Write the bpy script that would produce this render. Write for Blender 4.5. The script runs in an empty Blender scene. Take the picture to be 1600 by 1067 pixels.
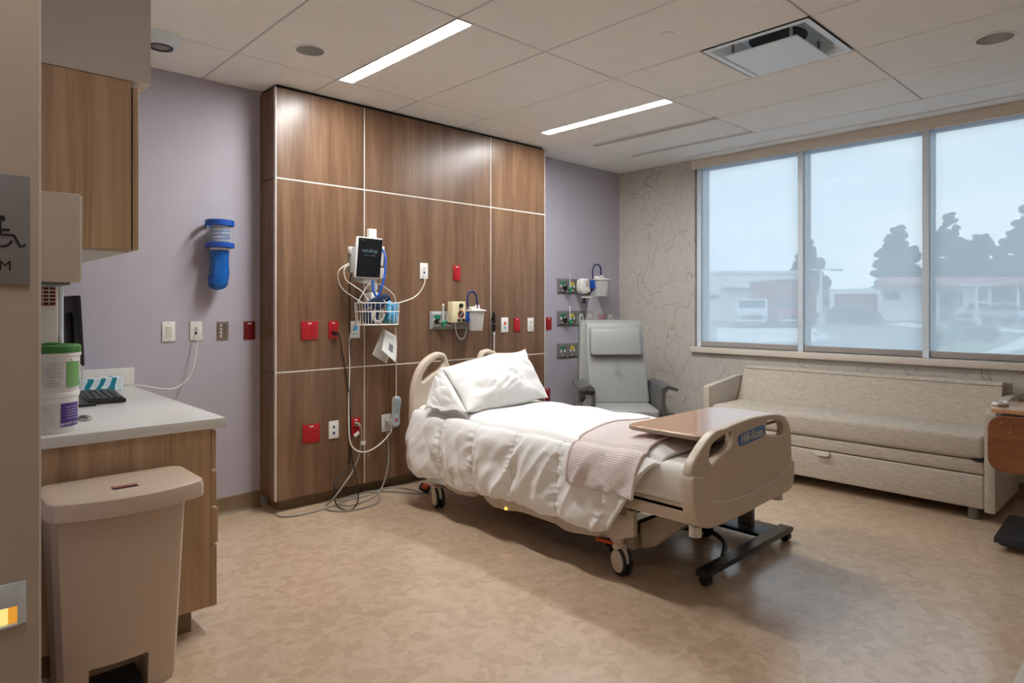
import bpy, bmesh, math, random
from mathutils import Vector, Matrix, noise
random.seed(7)
S = bpy.context.scene
COL = S.collection
PI = math.pi

# ------------------------------------------------------------------ camera
CAM_H, FPX, YAW, HZ = 1.31, 1020.0, math.radians(43.4), 478.0
cd = bpy.data.cameras.new('camera')
cam = bpy.data.objects.new('camera', cd)
COL.objects.link(cam)
cam.location = (0, 0, CAM_H)
cam.rotation_euler = (PI/2, 0, -YAW)
cd.sensor_width = 36.0
cd.lens = FPX/1600*36.0
cd.shift_y = (HZ-533.5)/1600
cd.clip_start = 0.02
cd.clip_end = 400
S.camera = cam
S.view_settings.view_transform = 'Standard'
S.view_settings.look = 'None'
S.view_settings.gamma = 1.0
S.view_settings.use_curve_mapping = False
S.view_settings.exposure = 0.0

# ------------------------------------------------------------------ overcast sky
LAMP = 130.0          # radiance of the two linear ceiling lights
SKY = 3.15
w = bpy.data.worlds.new('world'); S.world = w; w.use_nodes = True
nt = w.node_tree; nt.nodes.clear()
tc = nt.nodes.new('ShaderNodeTexCoord')
mp = nt.nodes.new('ShaderNodeMapping'); mp.inputs['Scale'].default_value = (2.2, 2.2, 7.0)
nz = nt.nodes.new('ShaderNodeTexNoise'); nz.inputs['Scale'].default_value = 1.6; nz.inputs['Detail'].default_value = 3
rp = nt.nodes.new('ShaderNodeValToRGB')
rp.color_ramp.elements[0].position = .35; rp.color_ramp.elements[0].color = (.66, .80, .98, 1)
rp.color_ramp.elements[1].position = .68; rp.color_ramp.elements[1].color = (.92, .97, 1.04, 1)
bg = nt.nodes.new('ShaderNodeBackground'); bg.inputs['Strength'].default_value = SKY
wo = nt.nodes.new('ShaderNodeOutputWorld')
nt.links.new(tc.outputs['Generated'], mp.inputs['Vector']); nt.links.new(mp.outputs[0], nz.inputs['Vector'])
nt.links.new(nz.outputs['Fac'], rp.inputs['Fac']); nt.links.new(rp.outputs['Color'], bg.inputs['Color'])
nt.links.new(bg.outputs[0], wo.inputs['Surface'])

# ------------------------------------------------------------------ sight lines: a photo point at a known distance -> place in the room
FW = Vector((math.sin(YAW), math.cos(YAW), 0)); RT = Vector((math.cos(YAW), -math.sin(YAW), 0)); CP = Vector((0, 0, CAM_H))
def ray(u, v): return FW + RT*((u-800)/FPX) + Vector((0, 0, (HZ-v)/FPX))
def AY(u, v, y): r = ray(u, v); return CP + r*(y/r.y)
def AX(u, v, x): r = ray(u, v); return CP + r*(x/r.x)
def AZ(u, v, z): r = ray(u, v); return CP + r*((z-CAM_H)/r.z)
def AD(u, v, d): return CP + ray(u, v)*d

# ------------------------------------------------------------------ materials
def lin(c):
    return tuple(((x/255.0)/12.92 if x/255.0 <= .04045 else ((x/255.0+.055)/1.055)**2.4) for x in c)
def _base(name):
    m = bpy.data.materials.new(name); m.use_nodes = True
    t = m.node_tree; b = t.nodes['Principled BSDF']
    return m, t, b
def N(t, kind, **kw):
    n = t.nodes.new('ShaderNode'+kind)
    for k, v in kw.items():
        if k in n.inputs: n.inputs[k].default_value = v
        else: setattr(n, k, v)
    return n
def ramp(t, stops, interp='LINEAR'):
    r = N(t, 'ValToRGB'); cr = r.color_ramp; cr.interpolation = interp
    while len(cr.elements) < len(stops): cr.elements.new(.5)
    for e, (p, c) in zip(cr.elements, stops): e.position = p; e.color = (*c, 1)
    return r
def coords(t, scale=(1, 1, 1), src='Object', rot=(0, 0, 0)):
    a = N(t, 'TexCoord'); m = N(t, 'Mapping'); m.inputs['Scale'].default_value = scale; m.inputs['Rotation'].default_value = rot
    t.links.new(a.outputs[src], m.inputs['Vector']); return m.outputs[0]
def bump(t, b, h, strength=.2, dist=.002):
    n = N(t, 'Bump'); n.inputs['Strength'].default_value = strength; n.inputs['Distance'].default_value = dist
    t.links.new(h, n.inputs['Height']); t.links.new(n.outputs[0], b.inputs['Normal'])
def plain(name, c, rough=.5, metal=0.0, var=.05, scale=9, spec=.5, bmp=0, emit=None, es=0, alpha=None, trans=0, coat=0):
    m, t, b = _base(name); c = lin(c)
    nz = N(t, 'TexNoise', Scale=scale, Detail=3.0); t.links.new(coords(t), nz.inputs['Vector'])
    r = ramp(t, [(.3, tuple(x*(1-var) for x in c)), (.7, tuple(min(1, x*(1+var)) for x in c))])
    t.links.new(nz.outputs['Fac'], r.inputs['Fac']); t.links.new(r.outputs['Color'], b.inputs['Base Color'])
    b.inputs['Roughness'].default_value = rough; b.inputs['Metallic'].default_value = metal
    b.inputs['Specular IOR Level'].default_value = spec
    if coat: b.inputs['Coat Weight'].default_value = coat; b.inputs['Coat Roughness'].default_value = .2
    if trans: b.inputs['Transmission Weight'].default_value = trans
    if bmp:
        n2 = N(t, 'TexNoise', Scale=bmp, Detail=2.0); t.links.new(coords(t), n2.inputs['Vector']); bump(t, b, n2.outputs['Fac'], .25, .0015)
    if emit: b.inputs['Emission Color'].default_value = (*lin(emit), 1); b.inputs['Emission Strength'].default_value = es
    return m
def clear(name, c, t_amount=.6, rough=.25):
    m, t, b = _base(name)
    b.inputs['Base Color'].default_value = (*lin(c), 1); b.inputs['Roughness'].default_value = rough
    tr = N(t, 'BsdfTransparent'); mx = N(t, 'MixShader'); nz = N(t, 'TexNoise', Scale=30.0)
    ma = N(t, 'MapRange'); ma.inputs['To Min'].default_value = max(0, t_amount-.06); ma.inputs['To Max'].default_value = min(1, t_amount+.06)
    t.links.new(coords(t), nz.inputs['Vector']); t.links.new(nz.outputs['Fac'], ma.inputs['Value']); t.links.new(ma.outputs[0], mx.inputs['Fac'])
    t.links.new(b.outputs[0], mx.inputs[1]); t.links.new(tr.outputs[0], mx.inputs[2])
    t.links.new(mx.outputs[0], t.nodes['Material Output'].inputs['Surface']); return m
def wood(name, dark, mid, light, rough=.35, xs=(9, 9, .45), coat=0, fine=70):
    m, t, b = _base(name)
    v = coords(t, xs)
    n1 = N(t, 'TexNoise', Scale=1.0, Detail=4.0, Roughness=.62, Distortion=.5); t.links.new(v, n1.inputs['Vector'])
    v2 = coords(t, tuple(s*fine/9 for s in xs)); n2 = N(t, 'TexNoise', Scale=1.0, Detail=2.0); t.links.new(v2, n2.inputs['Vector'])
    mx = N(t, 'Math', operation='MULTIPLY_ADD'); mx.inputs[1].default_value = .28
    t.links.new(n2.outputs['Fac'], mx.inputs[0]); t.links.new(n1.outputs['Fac'], mx.inputs[2])
    r = ramp(t, [(.42, lin(dark)), (.62, lin(mid)), (.84, lin(light))]); t.links.new(mx.outputs[0], r.inputs['Fac'])
    t.links.new(r.outputs['Color'], b.inputs['Base Color']); b.inputs['Roughness'].default_value = rough
    bump(t, b, n2.outputs['Fac'], .06, .001)
    if coat: b.inputs['Coat Weight'].default_value = coat; b.inputs['Coat Roughness'].default_value = .15
    return m
def floor_mat():
    m, t, b = _base('mottled_sheet_vinyl')
    v = coords(t, (1, 1, 1))
    dn = N(t, 'TexNoise', Scale=9.0, Detail=2.0); t.links.new(v, dn.inputs['Vector'])
    va = N(t, 'MixRGB', blend_type='ADD'); va.inputs['Fac'].default_value = .16
    t.links.new(v, va.inputs[1]); t.links.new(dn.outputs['Color'], va.inputs[2])
    vo = N(t, 'TexVoronoi', Scale=19.0); t.links.new(va.outputs[0], vo.inputs['Vector'])
    sp = N(t, 'SeparateColor'); t.links.new(vo.outputs['Color'], sp.inputs[0])
    n2 = N(t, 'TexNoise', Scale=26.0, Detail=3.0); t.links.new(v, n2.inputs['Vector'])
    ad = N(t, 'Math', operation='MULTIPLY_ADD'); ad.inputs[1].default_value = .55; t.links.new(sp.outputs[0], ad.inputs[0]); t.links.new(n2.outputs['Fac'], ad.inputs[2])
    r = ramp(t, [(.30, lin((185, 159, 132))), (.62, lin((196, 170, 142))), (.98, lin((210, 186, 159)))]); t.links.new(ad.outputs[0], r.inputs['Fac'])
    t.links.new(r.outputs['Color'], b.inputs['Base Color'])
    b.inputs['Roughness'].default_value = .34; b.inputs['Specular IOR Level'].default_value = .7
    b.inputs['Coat Weight'].default_value = .75; b.inputs['Coat Roughness'].default_value = .22; b.inputs['Coat IOR'].default_value = 1.7
    bump(t, b, n2.outputs['Fac'], .05, .001); return m
def paper_mat():
    m, t, b = _base('branch_print_wallpaper')
    v = coords(t, (1, 1, 1))
    dn = N(t, 'TexNoise', Scale=4.0, Detail=1.5); t.links.new(v, dn.inputs['Vector'])
    va = N(t, 'MixRGB', blend_type='ADD'); va.inputs['Fac'].default_value = .25
    t.links.new(v, va.inputs[1]); t.links.new(dn.outputs['Color'], va.inputs[2])
    ms = N(t, 'Mapping'); ms.inputs['Scale'].default_value = (1, 1, .62); t.links.new(va.outputs[0], ms.inputs['Vector'])
    masks = []
    for sc, w0, seed, lo, hi in ((4.2, .0060, 0, .36, .46), (8.0, .008, 3.7, .44, .52)):
        vo = N(t, 'TexVoronoi', feature='DISTANCE_TO_EDGE', Scale=sc); t.links.new(ms.outputs[0], vo.inputs['Vector'])
        r = N(t, 'MapRange'); r.inputs['From Min'].default_value = w0*.4; r.inputs['From Max'].default_value = w0*1.6
        r.inputs['To Min'].default_value = 1; r.inputs['To Max'].default_value = 0; t.links.new(vo.outputs['Distance'], r.inputs['Value'])
        mo = N(t, 'Mapping'); mo.inputs['Location'].default_value = (seed, seed, seed); t.links.new(v, mo.inputs['Vector'])
        k = N(t, 'TexNoise', Scale=4.2, Detail=1.0); t.links.new(mo.outputs[0], k.inputs['Vector'])
        kr = N(t, 'MapRange'); kr.inputs['From Min'].default_value = lo; kr.inputs['From Max'].default_value = hi; t.links.new(k.outputs['Fac'], kr.inputs['Value'])
        mu = N(t, 'Math', operation='MULTIPLY'); t.links.new(r.outputs[0], mu.inputs[0]); t.links.new(kr.outputs[0], mu.inputs[1]); masks.append(mu)
    mm = N(t, 'Math', operation='MAXIMUM'); t.links.new(masks[0].outputs[0], mm.inputs[0]); t.links.new(masks[1].outputs[0], mm.inputs[1])
    m2 = N(t, 'Math', operation='MULTIPLY'); m2.inputs[1].default_value = .6; t.links.new(mm.outputs[0], m2.inputs[0])
    n3 = N(t, 'TexNoise', Scale=60.0, Detail=2.0); t.links.new(v, n3.inputs['Vector'])
    r0 = ramp(t, [(.3, lin((198, 193, 184))), (.7, lin((206, 201, 192)))]); t.links.new(n3.outputs['Fac'], r0.inputs['Fac'])
    mx = N(t, 'MixRGB'); t.links.new(m2.outputs[0], mx.inputs['Fac']); t.links.new(r0.outputs['Color'], mx.inputs[1]); mx.inputs[2].default_value = (*lin((118, 106, 98)), 1)
    t.links.new(mx.outputs[0], b.inputs['Base Color']); b.inputs['Roughness'].default_value = .6; return m
def weave_mat(name, a, c, sc=(60, 25, 160), rough=.8):
    m, t, b = _base(name)
    n1 = N(t, 'TexNoise', Scale=1.0, Detail=2.0, Roughness=.7); t.links.new(coords(t, sc), n1.inputs['Vector'])
    r = ramp(t, [(.3, lin(a)), (.7, lin(c))]); t.links.new(n1.outputs['Fac'], r.inputs['Fac']); t.links.new(r.outputs['Color'], b.inputs['Base Color'])
    b.inputs['Roughness'].default_value = rough; bump(t, b, n1.outputs['Fac'], .3, .0015); return m
def waffle_mat():
    m, t, b = _base('pink_waffle_weave')
    a = N(t, 'TexCoord'); sp = N(t, 'SeparateXYZ'); t.links.new(a.outputs['UV'], sp.inputs[0])
    hs = []
    for i in (0, 1):
        mu = N(t, 'Math', operation='MULTIPLY'); mu.inputs[1].default_value = 2*PI/.0105; t.links.new(sp.outputs[i], mu.inputs[0])
        si = N(t, 'Math', operation='SINE'); t.links.new(mu.outputs[0], si.inputs[0]); hs.append(si)
    mx = N(t, 'Math', operation='MAXIMUM'); t.links.new(hs[0].outputs[0], mx.inputs[0]); t.links.new(hs[1].outputs[0], mx.inputs[1])
    mr = N(t, 'MapRange'); mr.inputs['From Min'].default_value = -1; t.links.new(mx.outputs[0], mr.inputs['Value'])
    r = ramp(t, [(.1, lin((214, 194, 189))), (.8, lin((241, 230, 227)))]); t.links.new(mr.outputs[0], r.inputs['Fac'])
    t.links.new(r.outputs['Color'], b.inputs['Base Color']); b.inputs['Roughness'].default_value = .9; bump(t, b, mr.outputs[0], .9, .004); return m
def shade_mat():
    m, t, b = _base('solar_screen_fabric')
    tr = N(t, 'BsdfTransparent'); tl = N(t, 'BsdfTranslucent'); df = N(t, 'BsdfDiffuse')
    n1 = N(t, 'TexNoise', Scale=1.0, Detail=1.0); t.links.new(coords(t, (1, 3, 3)), n1.inputs['Vector'])
    r = ramp(t, [(.3, (.83, .86, .90)), (.7, (.87, .90, .93))]); t.links.new(n1.outputs['Fac'], r.inputs['Fac'])
    t.links.new(r.outputs['Color'], tl.inputs['Color']); df.inputs['Color'].default_value = (.34, .36, .38, 1)
    m1 = N(t, 'MixShader'); m1.inputs['Fac'].default_value = .2; t.links.new(tl.outputs[0], m1.inputs[1]); t.links.new(df.outputs[0], m1.inputs[2])
    m2 = N(t, 'MixShader'); m2.inputs['Fac'].default_value = .40; t.links.new(m1.outputs[0], m2.inputs[1]); t.links.new(tr.outputs[0], m2.inputs[2])
    t.links.new(m2.outputs[0], t.nodes['Material Output'].inputs['Surface']); return m
def glass_mat():
    m, t, b = _base('window_glass')
    tr = N(t, 'BsdfTransparent'); tr.inputs['Color'].default_value = (.93, .97, .96, 1)
    gl = N(t, 'BsdfGlossy', Roughness=.02); fr = N(t, 'Fresnel', IOR=1.45); mx = N(t, 'MixShader')
    t.links.new(fr.outputs[0], mx.inputs['Fac']); t.links.new(tr.outputs[0], mx.inputs[1]); t.links.new(gl.outputs[0], mx.inputs[2])
    t.links.new(mx.outputs[0], t.nodes['Material Output'].inputs['Surface']); return m
def emit_mat(name, c, s):
    m, t, b = _base(name); e = N(t, 'Emission', Strength=s); e.inputs['Color'].default_value = (*c, 1)
    t.links.new(e.outputs[0], t.nodes['Material Output'].inputs['Surface']); return m
def tissue_mat():
    m, t, b = _base('teal_swirl_carton')
    wv = N(t, 'TexWave', Scale=5.0, Distortion=6.0, Detail=1.0); t.links.new(coords(t, (1, 1, 2)), wv.inputs['Vector'])
    r = ramp(t, [(.25, lin((0, 120, 140))), (.4, lin((20, 160, 180))), (.5, lin((225, 232, 235))), (.9, lin((205, 215, 222)))]); t.links.new(wv.outputs['Fac'], r.inputs['Fac'])
    t.links.new(r.outputs['Color'], b.inputs['Base Color']); b.inputs['Roughness'].default_value = .4; return m

M = dict(
    floor=floor_mat(), paper=paper_mat(),
    lav=plain('lavender_wall_paint', (180, 175, 187), .55, var=.015, bmp=140),
    beigewall=plain('taupe_wall_paint', (196, 181, 166), .6, var=.015, bmp=140),
    soffit=plain('warm_white_soffit_paint', (203, 195, 184), .6, var=.01),
    trimpaint=plain('pale_trim_paint', (226, 216, 203), .5, var=.01),
    tile=plain('ceiling_tile_face', (243, 243, 241), .85, var=.015, bmp=220),
    grid=plain('ceiling_grid_metal', (196, 193, 190), .5, var=.02),
    slab=plain('ceiling_plenum', (60, 56, 52), .9),
    gyp=plain('ceiling_gypsum', (243, 243, 241), .8, var=.01),
    base=plain('vinyl_cove_base', (128, 108, 82), .5, var=.08, scale=20),
    panelwood=wood('walnut_laminate', (90, 64, 45), (111, 83, 61), (133, 103, 79), .33, xs=(9, 9, .5)),
    panelside=wood('walnut_laminate_edge', (90, 64, 45), (111, 83, 61), (133, 103, 79), .4, xs=(9, 9, .5)),
    oak=wood('light_oak_laminate', (152, 122, 92), (184, 153, 119), (202, 173, 140), .45, xs=(14, 14, .4)),
    tabletop=wood('maple_table_laminate', (184, 132, 94), (196, 144, 104), (208, 158, 118), .14, xs=(.6, 6, 6), coat=.6),
    tableflap=wood('cherry_table_laminate', (112, 66, 38), (134, 82, 50), (150, 96, 62), .35, xs=(12, 1.2, 6)),
    strip=plain('pale_metal_reveal', (225, 218, 208), .35, var=.02),
    dark=plain('shadow_gap_black', (30, 24, 20), .8),
    quartz=plain('white_quartz', (214, 213, 208), .18, var=.02, scale=90),
    white=plain('white_plastic', (226, 225, 221), .4, var=.015),
    offwhite=plain('off_white_plastic', (214, 208, 198), .4, var=.015),
    metalwhite=plain('white_coated_aluminium', (226, 238, 248), .3, var=.01),
    hem=plain('shade_hem_taupe', (165, 158, 154), .6),
    cream=plain('cream_bed_plastic', (210, 195, 177), .38, var=.02),
    creamdark=plain('taupe_bed_steel', (158, 143, 125), .45, var=.03),
    binb=plain('beige_bin_plastic', (198, 178, 157), .42, var=.015, bmp=400),
    red=plain('red_device_plastic', (168, 22, 30), .35, var=.04),
    redd=plain('dark_red_plastic', (110, 14, 20), .4),
    slot=plain('socket_black', (24, 24, 26), .5),
    black=plain('black_plastic', (22, 22, 24), .38, var=.1),
    blackm=plain('black_powder_steel', (34, 36, 40), .3, metal=.3, var=.05),
    rubber=plain('dark_rubber', (38, 36, 36), .7),
    chrome=plain('brushed_steel', (190, 188, 184), .28, metal=1.0, var=.03, scale=40),
    pewter=plain('pewter_plate', (150, 138, 126), .3, metal=.7, var=.04),
    grayp=plain('grey_gas_panel', (152, 152, 150), .5, var=.03),
    graypd=plain('dark_grey_gas_panel', (112, 113, 112), .5, var=.03),
    green=plain('medical_green', (20, 128, 88), .4), yellow=plain('medical_yellow', (208, 184, 40), .45),
    blue=plain('bright_blue_plastic', (20, 78, 170), .35), navy=plain('navy_hose', (22, 40, 92), .4), bluebag=plain('blue_poly_bag', (10, 88, 168), .25, var=.2, scale=25),
    lightblue=plain('pale_blue_packet', (70, 160, 205), .35, var=.2, scale=30), navyc=plain('navy_cuff_nylon', (24, 48, 84), .8, var=.3, scale=30),
    cable=plain('white_cable', (222, 216, 206), .5), greyc=plain('grey_cable', (150, 142, 132), .5), blackc=plain('black_cable', (20, 19, 19), .5),
    fabric=plain('white_cotton', (236, 235, 233), .85, var=.015, scale=3, bmp=260), sheet=plain('white_sheet', (232, 229, 224), .85, var=.015),
    thread=plain('grey_stitching', (196, 194, 192), .9), waffle=waffle_mat(),
    sofa=weave_mat('oatmeal_sofa_weave', (178, 167, 152), (206, 196, 182), sc=(40, 22, 130)), sofalegs=plain('sofa_leg', (120, 116, 110), .4, metal=.5),
    vinyl=plain('light_grey_vinyl', (150, 151, 148), .42, var=.02, bmp=200), vinyld=plain('dark_grey_urethane', (84, 84, 84), .45, var=.03),
    vinyle=plain('mid_grey_vinyl', (138, 139, 137), .45, var=.02),
    shade=shade_mat(), glass=glass_mat(),
    lamp=emit_mat('linear_light_diffuser', (.985, .985, .975), LAMP), lampfill=emit_mat('added_fill_diffuser', (1.0, .95, .90), LAMP*.19), amber=emit_mat('amber_night_glow', (1.0, .76, .24), 1.05), amberedge=emit_mat('amber_edge_glow', (.85, .36, .04), .9), amberdot=emit_mat('amber_indicator', (1.0, .45, .05), 5.0),
    screen=plain('dim_screen', (20, 21, 23), .15, var=.03, emit=(40, 44, 48), es=.12), screentext=emit_mat('screen_text', (.25, .38, .45), .6),
    clearp=clear('clear_plastic', (225, 232, 235), .74), frost=clear('frosted_plastic', (236, 236, 232), .50, .4), film=clear('clear_bag_film', (225, 225, 228), .78, .12),
    greenlid=plain('green_lid', (58, 122, 52), .4), greenlab=plain('green_label', (110, 158, 92), .5), purple=plain('purple_label', (76, 48, 128), .5), labelw=plain('printed_white_label', (205, 205, 202), .5, var=.08, scale=60),
    ink=plain('black_ink', (20, 18, 18), .6), inkg=plain('grey_ink', (120, 120, 122), .6), signp=plain('grey_sign_plate', (138, 136, 138), .4, var=.02),
    tissue=tissue_mat(), paperw=plain('white_paper', (228, 226, 222), .7), badge=plain('blue_badge', (92, 128, 190), .4), badgetxt=plain('silver_badge_lettering', (206, 208, 206), .35),
    creamreg=plain('cream_regulator', (222, 208, 170), .4), orange=plain('orange_plastic', (208, 74, 24), .45), teal=plain('teal_mark', (60, 170, 170), .5),
    remote=plain('pale_blue_grey_remote', (176, 186, 194), .4), pinkred=plain('red_text', (206, 60, 70), .5), reflector=plain('downlight_reflector', (214, 214, 212), .35, metal=.55, var=.03),
)

# ------------------------------------------------------------------ mesh building
class MB:
    def __init__(s): s.bm = bmesh.new(); s.uv = None
    def box(s, a, b, r=0.0, seg=2):
        a = Vector(a); b = Vector(b); lo = Vector(map(min, a, b)); hi = Vector(map(max, a, b)); d = hi-lo
        ret = bmesh.ops.create_cube(s.bm, size=1.0, matrix=Matrix.Translation((lo+hi)/2) @ Matrix.Diagonal((d.x, d.y, d.z, 1)))
        if r > 0:
            r = min(r, min(d)*.49); vs = ret['verts']; es = list({e for v in vs for e in v.link_edges})
            bmesh.ops.bevel(s.bm, geom=es, offset=r, segments=seg, profile=.5, affect='EDGES')
        return s
    def obox(s, c, size, R, r=0.0, seg=2):
        n0 = set(s.bm.verts); s.box(Vector(size)*-.5, Vector(size)*.5, r, seg)
        bmesh.ops.transform(s.bm, matrix=Matrix.Translation(c) @ R.to_4x4(), verts=[v for v in s.bm.verts if v not in n0]); return s
    def cyl(s, p0, p1, r0, r1=None, n=16, cap=True):
        p0 = Vector(p0); p1 = Vector(p1); r1 = r0 if r1 is None else r1
        ax = (p1-p0); q = ax.to_track_quat('Z', 'Y')
        A = []; B = []
        for i in range(n):
            a = 2*PI*i/n; e = Vector((math.cos(a), math.sin(a), 0))
            A.append(s.bm.verts.new(p0+q @ (e*r0))); B.append(s.bm.verts.new(p1+q @ (e*r1)))
        for i in range(n): s.bm.faces.new((A[i], A[(i+1) % n], B[(i+1) % n], B[i]))
        if cap: s.bm.faces.new(A[::-1]); s.bm.faces.new(B)
        return s
    def lathe(s, prof, c, n=24, axis='Z', sx=1, sy=1, cap=True):
        c = Vector(c); rows = []
        for r, h in prof:
            row = []
            for i in range(n):
                a = 2*PI*i/n; x, y = r*math.cos(a)*sx, r*math.sin(a)*sy
                p = Vector((x, y, h)) if axis == 'Z' else (Vector((x, h, y)) if axis == 'Y' else Vector((h, x, y)))
                row.append(s.bm.verts.new(c+p))
            rows.append(row)
        for a, b in zip(rows, rows[1:]):
            for i in range(n): s.bm.faces.new((a[i], a[(i+1) % n], b[(i+1) % n], b[i]))
        if cap and prof[0][0] > 0: s.bm.faces.new(rows[0][::-1])
        if cap and prof[-1][0] > 0: s.bm.faces.new(rows[-1])
        return s
    def tube(s, pts, r, n=8, smooth=6, closed=False):
        P = [Vector(p) for p in pts]
        if smooth: P = catmull(P, smooth, closed)
        m = len(P); T = []
        for i in range(m):
            if closed: d = P[(i+1) % m]-P[i-1]
            else: d = P[min(i+1, m-1)]-P[max(i-1, 0)]
            T.append(d.normalized() if d.length > 1e-9 else Vector((0, 0, 1)))
        up = T[0].orthogonal().normalized(); rows = []
        for i in range(m):
            up = (up-T[i]*up.dot(T[i])); up = up.normalized() if up.length > 1e-6 else T[i].orthogonal().normalized()
            sd = T[i].cross(up); rr = r[min(i*len(r)//m, len(r)-1)] if isinstance(r, (list, tuple)) else r
            rows.append([s.bm.verts.new(P[i]+up*(rr*math.cos(2*PI*k/n))+sd*(rr*math.sin(2*PI*k/n))) for k in range(n)])
        for i in range(m if closed else m-1):
            a = rows[i]; b = rows[(i+1) % m]
            for k in range(n): s.bm.faces.new((a[k], a[(k+1) % n], b[(k+1) % n], b[k]))
        if not closed: s.bm.faces.new(rows[0][::-1]); s.bm.faces.new(rows[-1])
        return s
    def prism(s, poly, plane, d0, d1):
        f = {'xz': lambda a, b, d: (a, d, b), 'xy': lambda a, b, d: (a, b, d), 'yz': lambda a, b, d: (d, a, b)}[plane]
        A = [s.bm.verts.new(f(a, b, d0)) for a, b in poly]; B = [s.bm.verts.new(f(a, b, d1)) for a, b in poly]; n = len(poly)
        for i in range(n): s.bm.faces.new((A[i], A[(i+1) % n], B[(i+1) % n], B[i]))
        s.bm.faces.new(A[::-1]); s.bm.faces.new(B); return s
    def sphere(s, c, r, sub=2, sc=(1, 1, 1)):
        bmesh.ops.create_icosphere(s.bm, subdivisions=sub, radius=r, matrix=Matrix.Translation(c) @ Matrix.Diagonal((*sc, 1))); return s
    def grid(s, fn, nu, nv, closed_u=False, uv=None):
        V = [[s.bm.verts.new(fn(i/(nu), j/(nv))) for j in range(nv+1)] for i in range(nu if closed_u else nu+1)]
        if uv and s.uv is None: s.uv = s.bm.loops.layers.uv.new('UVMap')
        for i in range(nu):
            i2 = (i+1) % nu if closed_u else i+1
            for j in range(nv):
                f = s.bm.faces.new((V[i][j], V[i2][j], V[i2][j+1], V[i][j+1]))
                if uv:
                    for lp, (a, b) in zip(f.loops, ((i, j), (i+1, j), (i+1, j+1), (i, j+1))): lp[s.uv].uv = uv(a/nu, b/nv)
        return s
    def mesh(s, me):
        s.bm.from_mesh(me); return s
    def build(s, name, mat, parent=None, smooth=35, world=True, recalc=True, solid=0):
        if recalc: bmesh.ops.recalc_face_normals(s.bm, faces=s.bm.faces)
        me = bpy.data.meshes.new(name); s.bm.to_mesh(me); s.bm.free()
        o = bpy.data.objects.new(name, me); COL.objects.link(o)
        me.materials.append(M[mat] if isinstance(mat, str) else mat)
        if smooth:
            me.polygons.foreach_set('use_smooth', [True]*len(me.polygons)); me.set_sharp_from_angle(angle=math.radians(smooth))
        if parent is not None:
            o.parent = parent
            if world:
                org = ORG.get(parent.name, Vector((0, 0, 0)))
                me.transform(Matrix.Translation(-org)); ORG[o.name] = org
            else: ORG[o.name] = Vector((0, 0, 0))
        else: ORG[o.name] = Vector((0, 0, 0))
        if solid:
            md = o.modifiers.new('thickness', 'SOLIDIFY'); md.thickness = solid; md.offset = -1
        return o
ORG = {}
def catmull(P, k, closed=False):
    out = []; n = len(P)
    for i in range(n if closed else n-1):
        p1, p2 = P[i], P[(i+1) % n]
        p0 = P[i-1] if (closed or i > 0) else p1*2-p2; p3 = P[(i+2) % n] if (closed or i+2 < n) else p2*2-p1
        for j in range(k):
            t = j/k
            out.append(.5*((2*p1)+(p2-p0)*t+(2*p0-5*p1+4*p2-p3)*t*t+(3*p1-p0-3*p2+p3)*t**3))
    if not closed: out.append(P[-1])
    return out
def thing(name, loc, label, cat, group=None, rz=0):
    o = bpy.data.objects.new(name, None); COL.objects.link(o); o.location = loc; o.rotation_euler = (0, 0, rz); o.empty_display_size = .05
    ORG[o.name] = Vector(loc); return tag(o, label, cat, group)
def tag(o, label, cat, group=None):
    o['label'] = label; o['category'] = cat
    if group: o['group'] = group
    return o
def struct(o): o['kind'] = 'structure'; return o
def lab(o, label): o['label'] = label; return o
def curve_plate(loops, depth, bev, res=3, smooth_loops=True):
    """2D outline with holes -> slab mesh in its XY plane, z in [-depth/2, depth/2], rounded rim"""
    cu = bpy.data.curves.new('tmp', 'CURVE'); cu.dimensions = '2D'; cu.fill_mode = 'BOTH'
    cu.extrude = max(depth/2-bev, .0001); cu.bevel_depth = bev; cu.bevel_resolution = res; cu.offset = -bev
    for lp in loops:
        P = [Vector((a, b, 0)) for a, b in lp]
        if smooth_loops: P = catmull(P, 6, True)
        sp = cu.splines.new('POLY'); sp.points.add(len(P)-1)
        for q, p in zip(sp.points, P): q.co = (p.x, p.y, 0, 1)
        sp.use_cyclic_u = True
    ob = bpy.data.objects.new('tmp', cu); COL.objects.link(ob)
    me = bpy.data.meshes.new_from_object(ob.evaluated_get(bpy.context.evaluated_depsgraph_get()))
    bpy.data.objects.remove(ob); bpy.data.curves.remove(cu); return me
def text_mesh(s, size, extrude=.0006, align='CENTER', bold=0):
    cu = bpy.data.curves.new('tmp', 'FONT'); cu.body = s; cu.size = size; cu.extrude = extrude; cu.align_x = align; cu.align_y = 'CENTER'; cu.resolution_u = 3; cu.offset = bold
    ob = bpy.data.objects.new('tmp', cu); COL.objects.link(ob)
    me = bpy.data.meshes.new_from_object(ob.evaluated_get(bpy.context.evaluated_depsgraph_get()))
    bpy.data.objects.remove(ob); bpy.data.curves.remove(cu); return me
def put(me, mtx, name, mat, parent=None, world=True, smooth=30):
    me.transform(mtx); b = MB(); b.mesh(me); bpy.data.meshes.remove(me)
    return b.build(name, mat, parent, smooth=smooth, world=world, recalc=False)
FACE_NY = Matrix(((1, 0, 0, 0), (0, 0, -1, 0), (0, 1, 0, 0), (0, 0, 0, 1)))     # text plane that faces -y, reads along +x
FACE_NX = Matrix(((0, 0, -1, 0), (-1, 0, 0, 0), (0, 1, 0, 0), (0, 0, 0, 1)))    # faces -x, reads along -y
def T(v): return Matrix.Translation(Vector(v))
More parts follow.
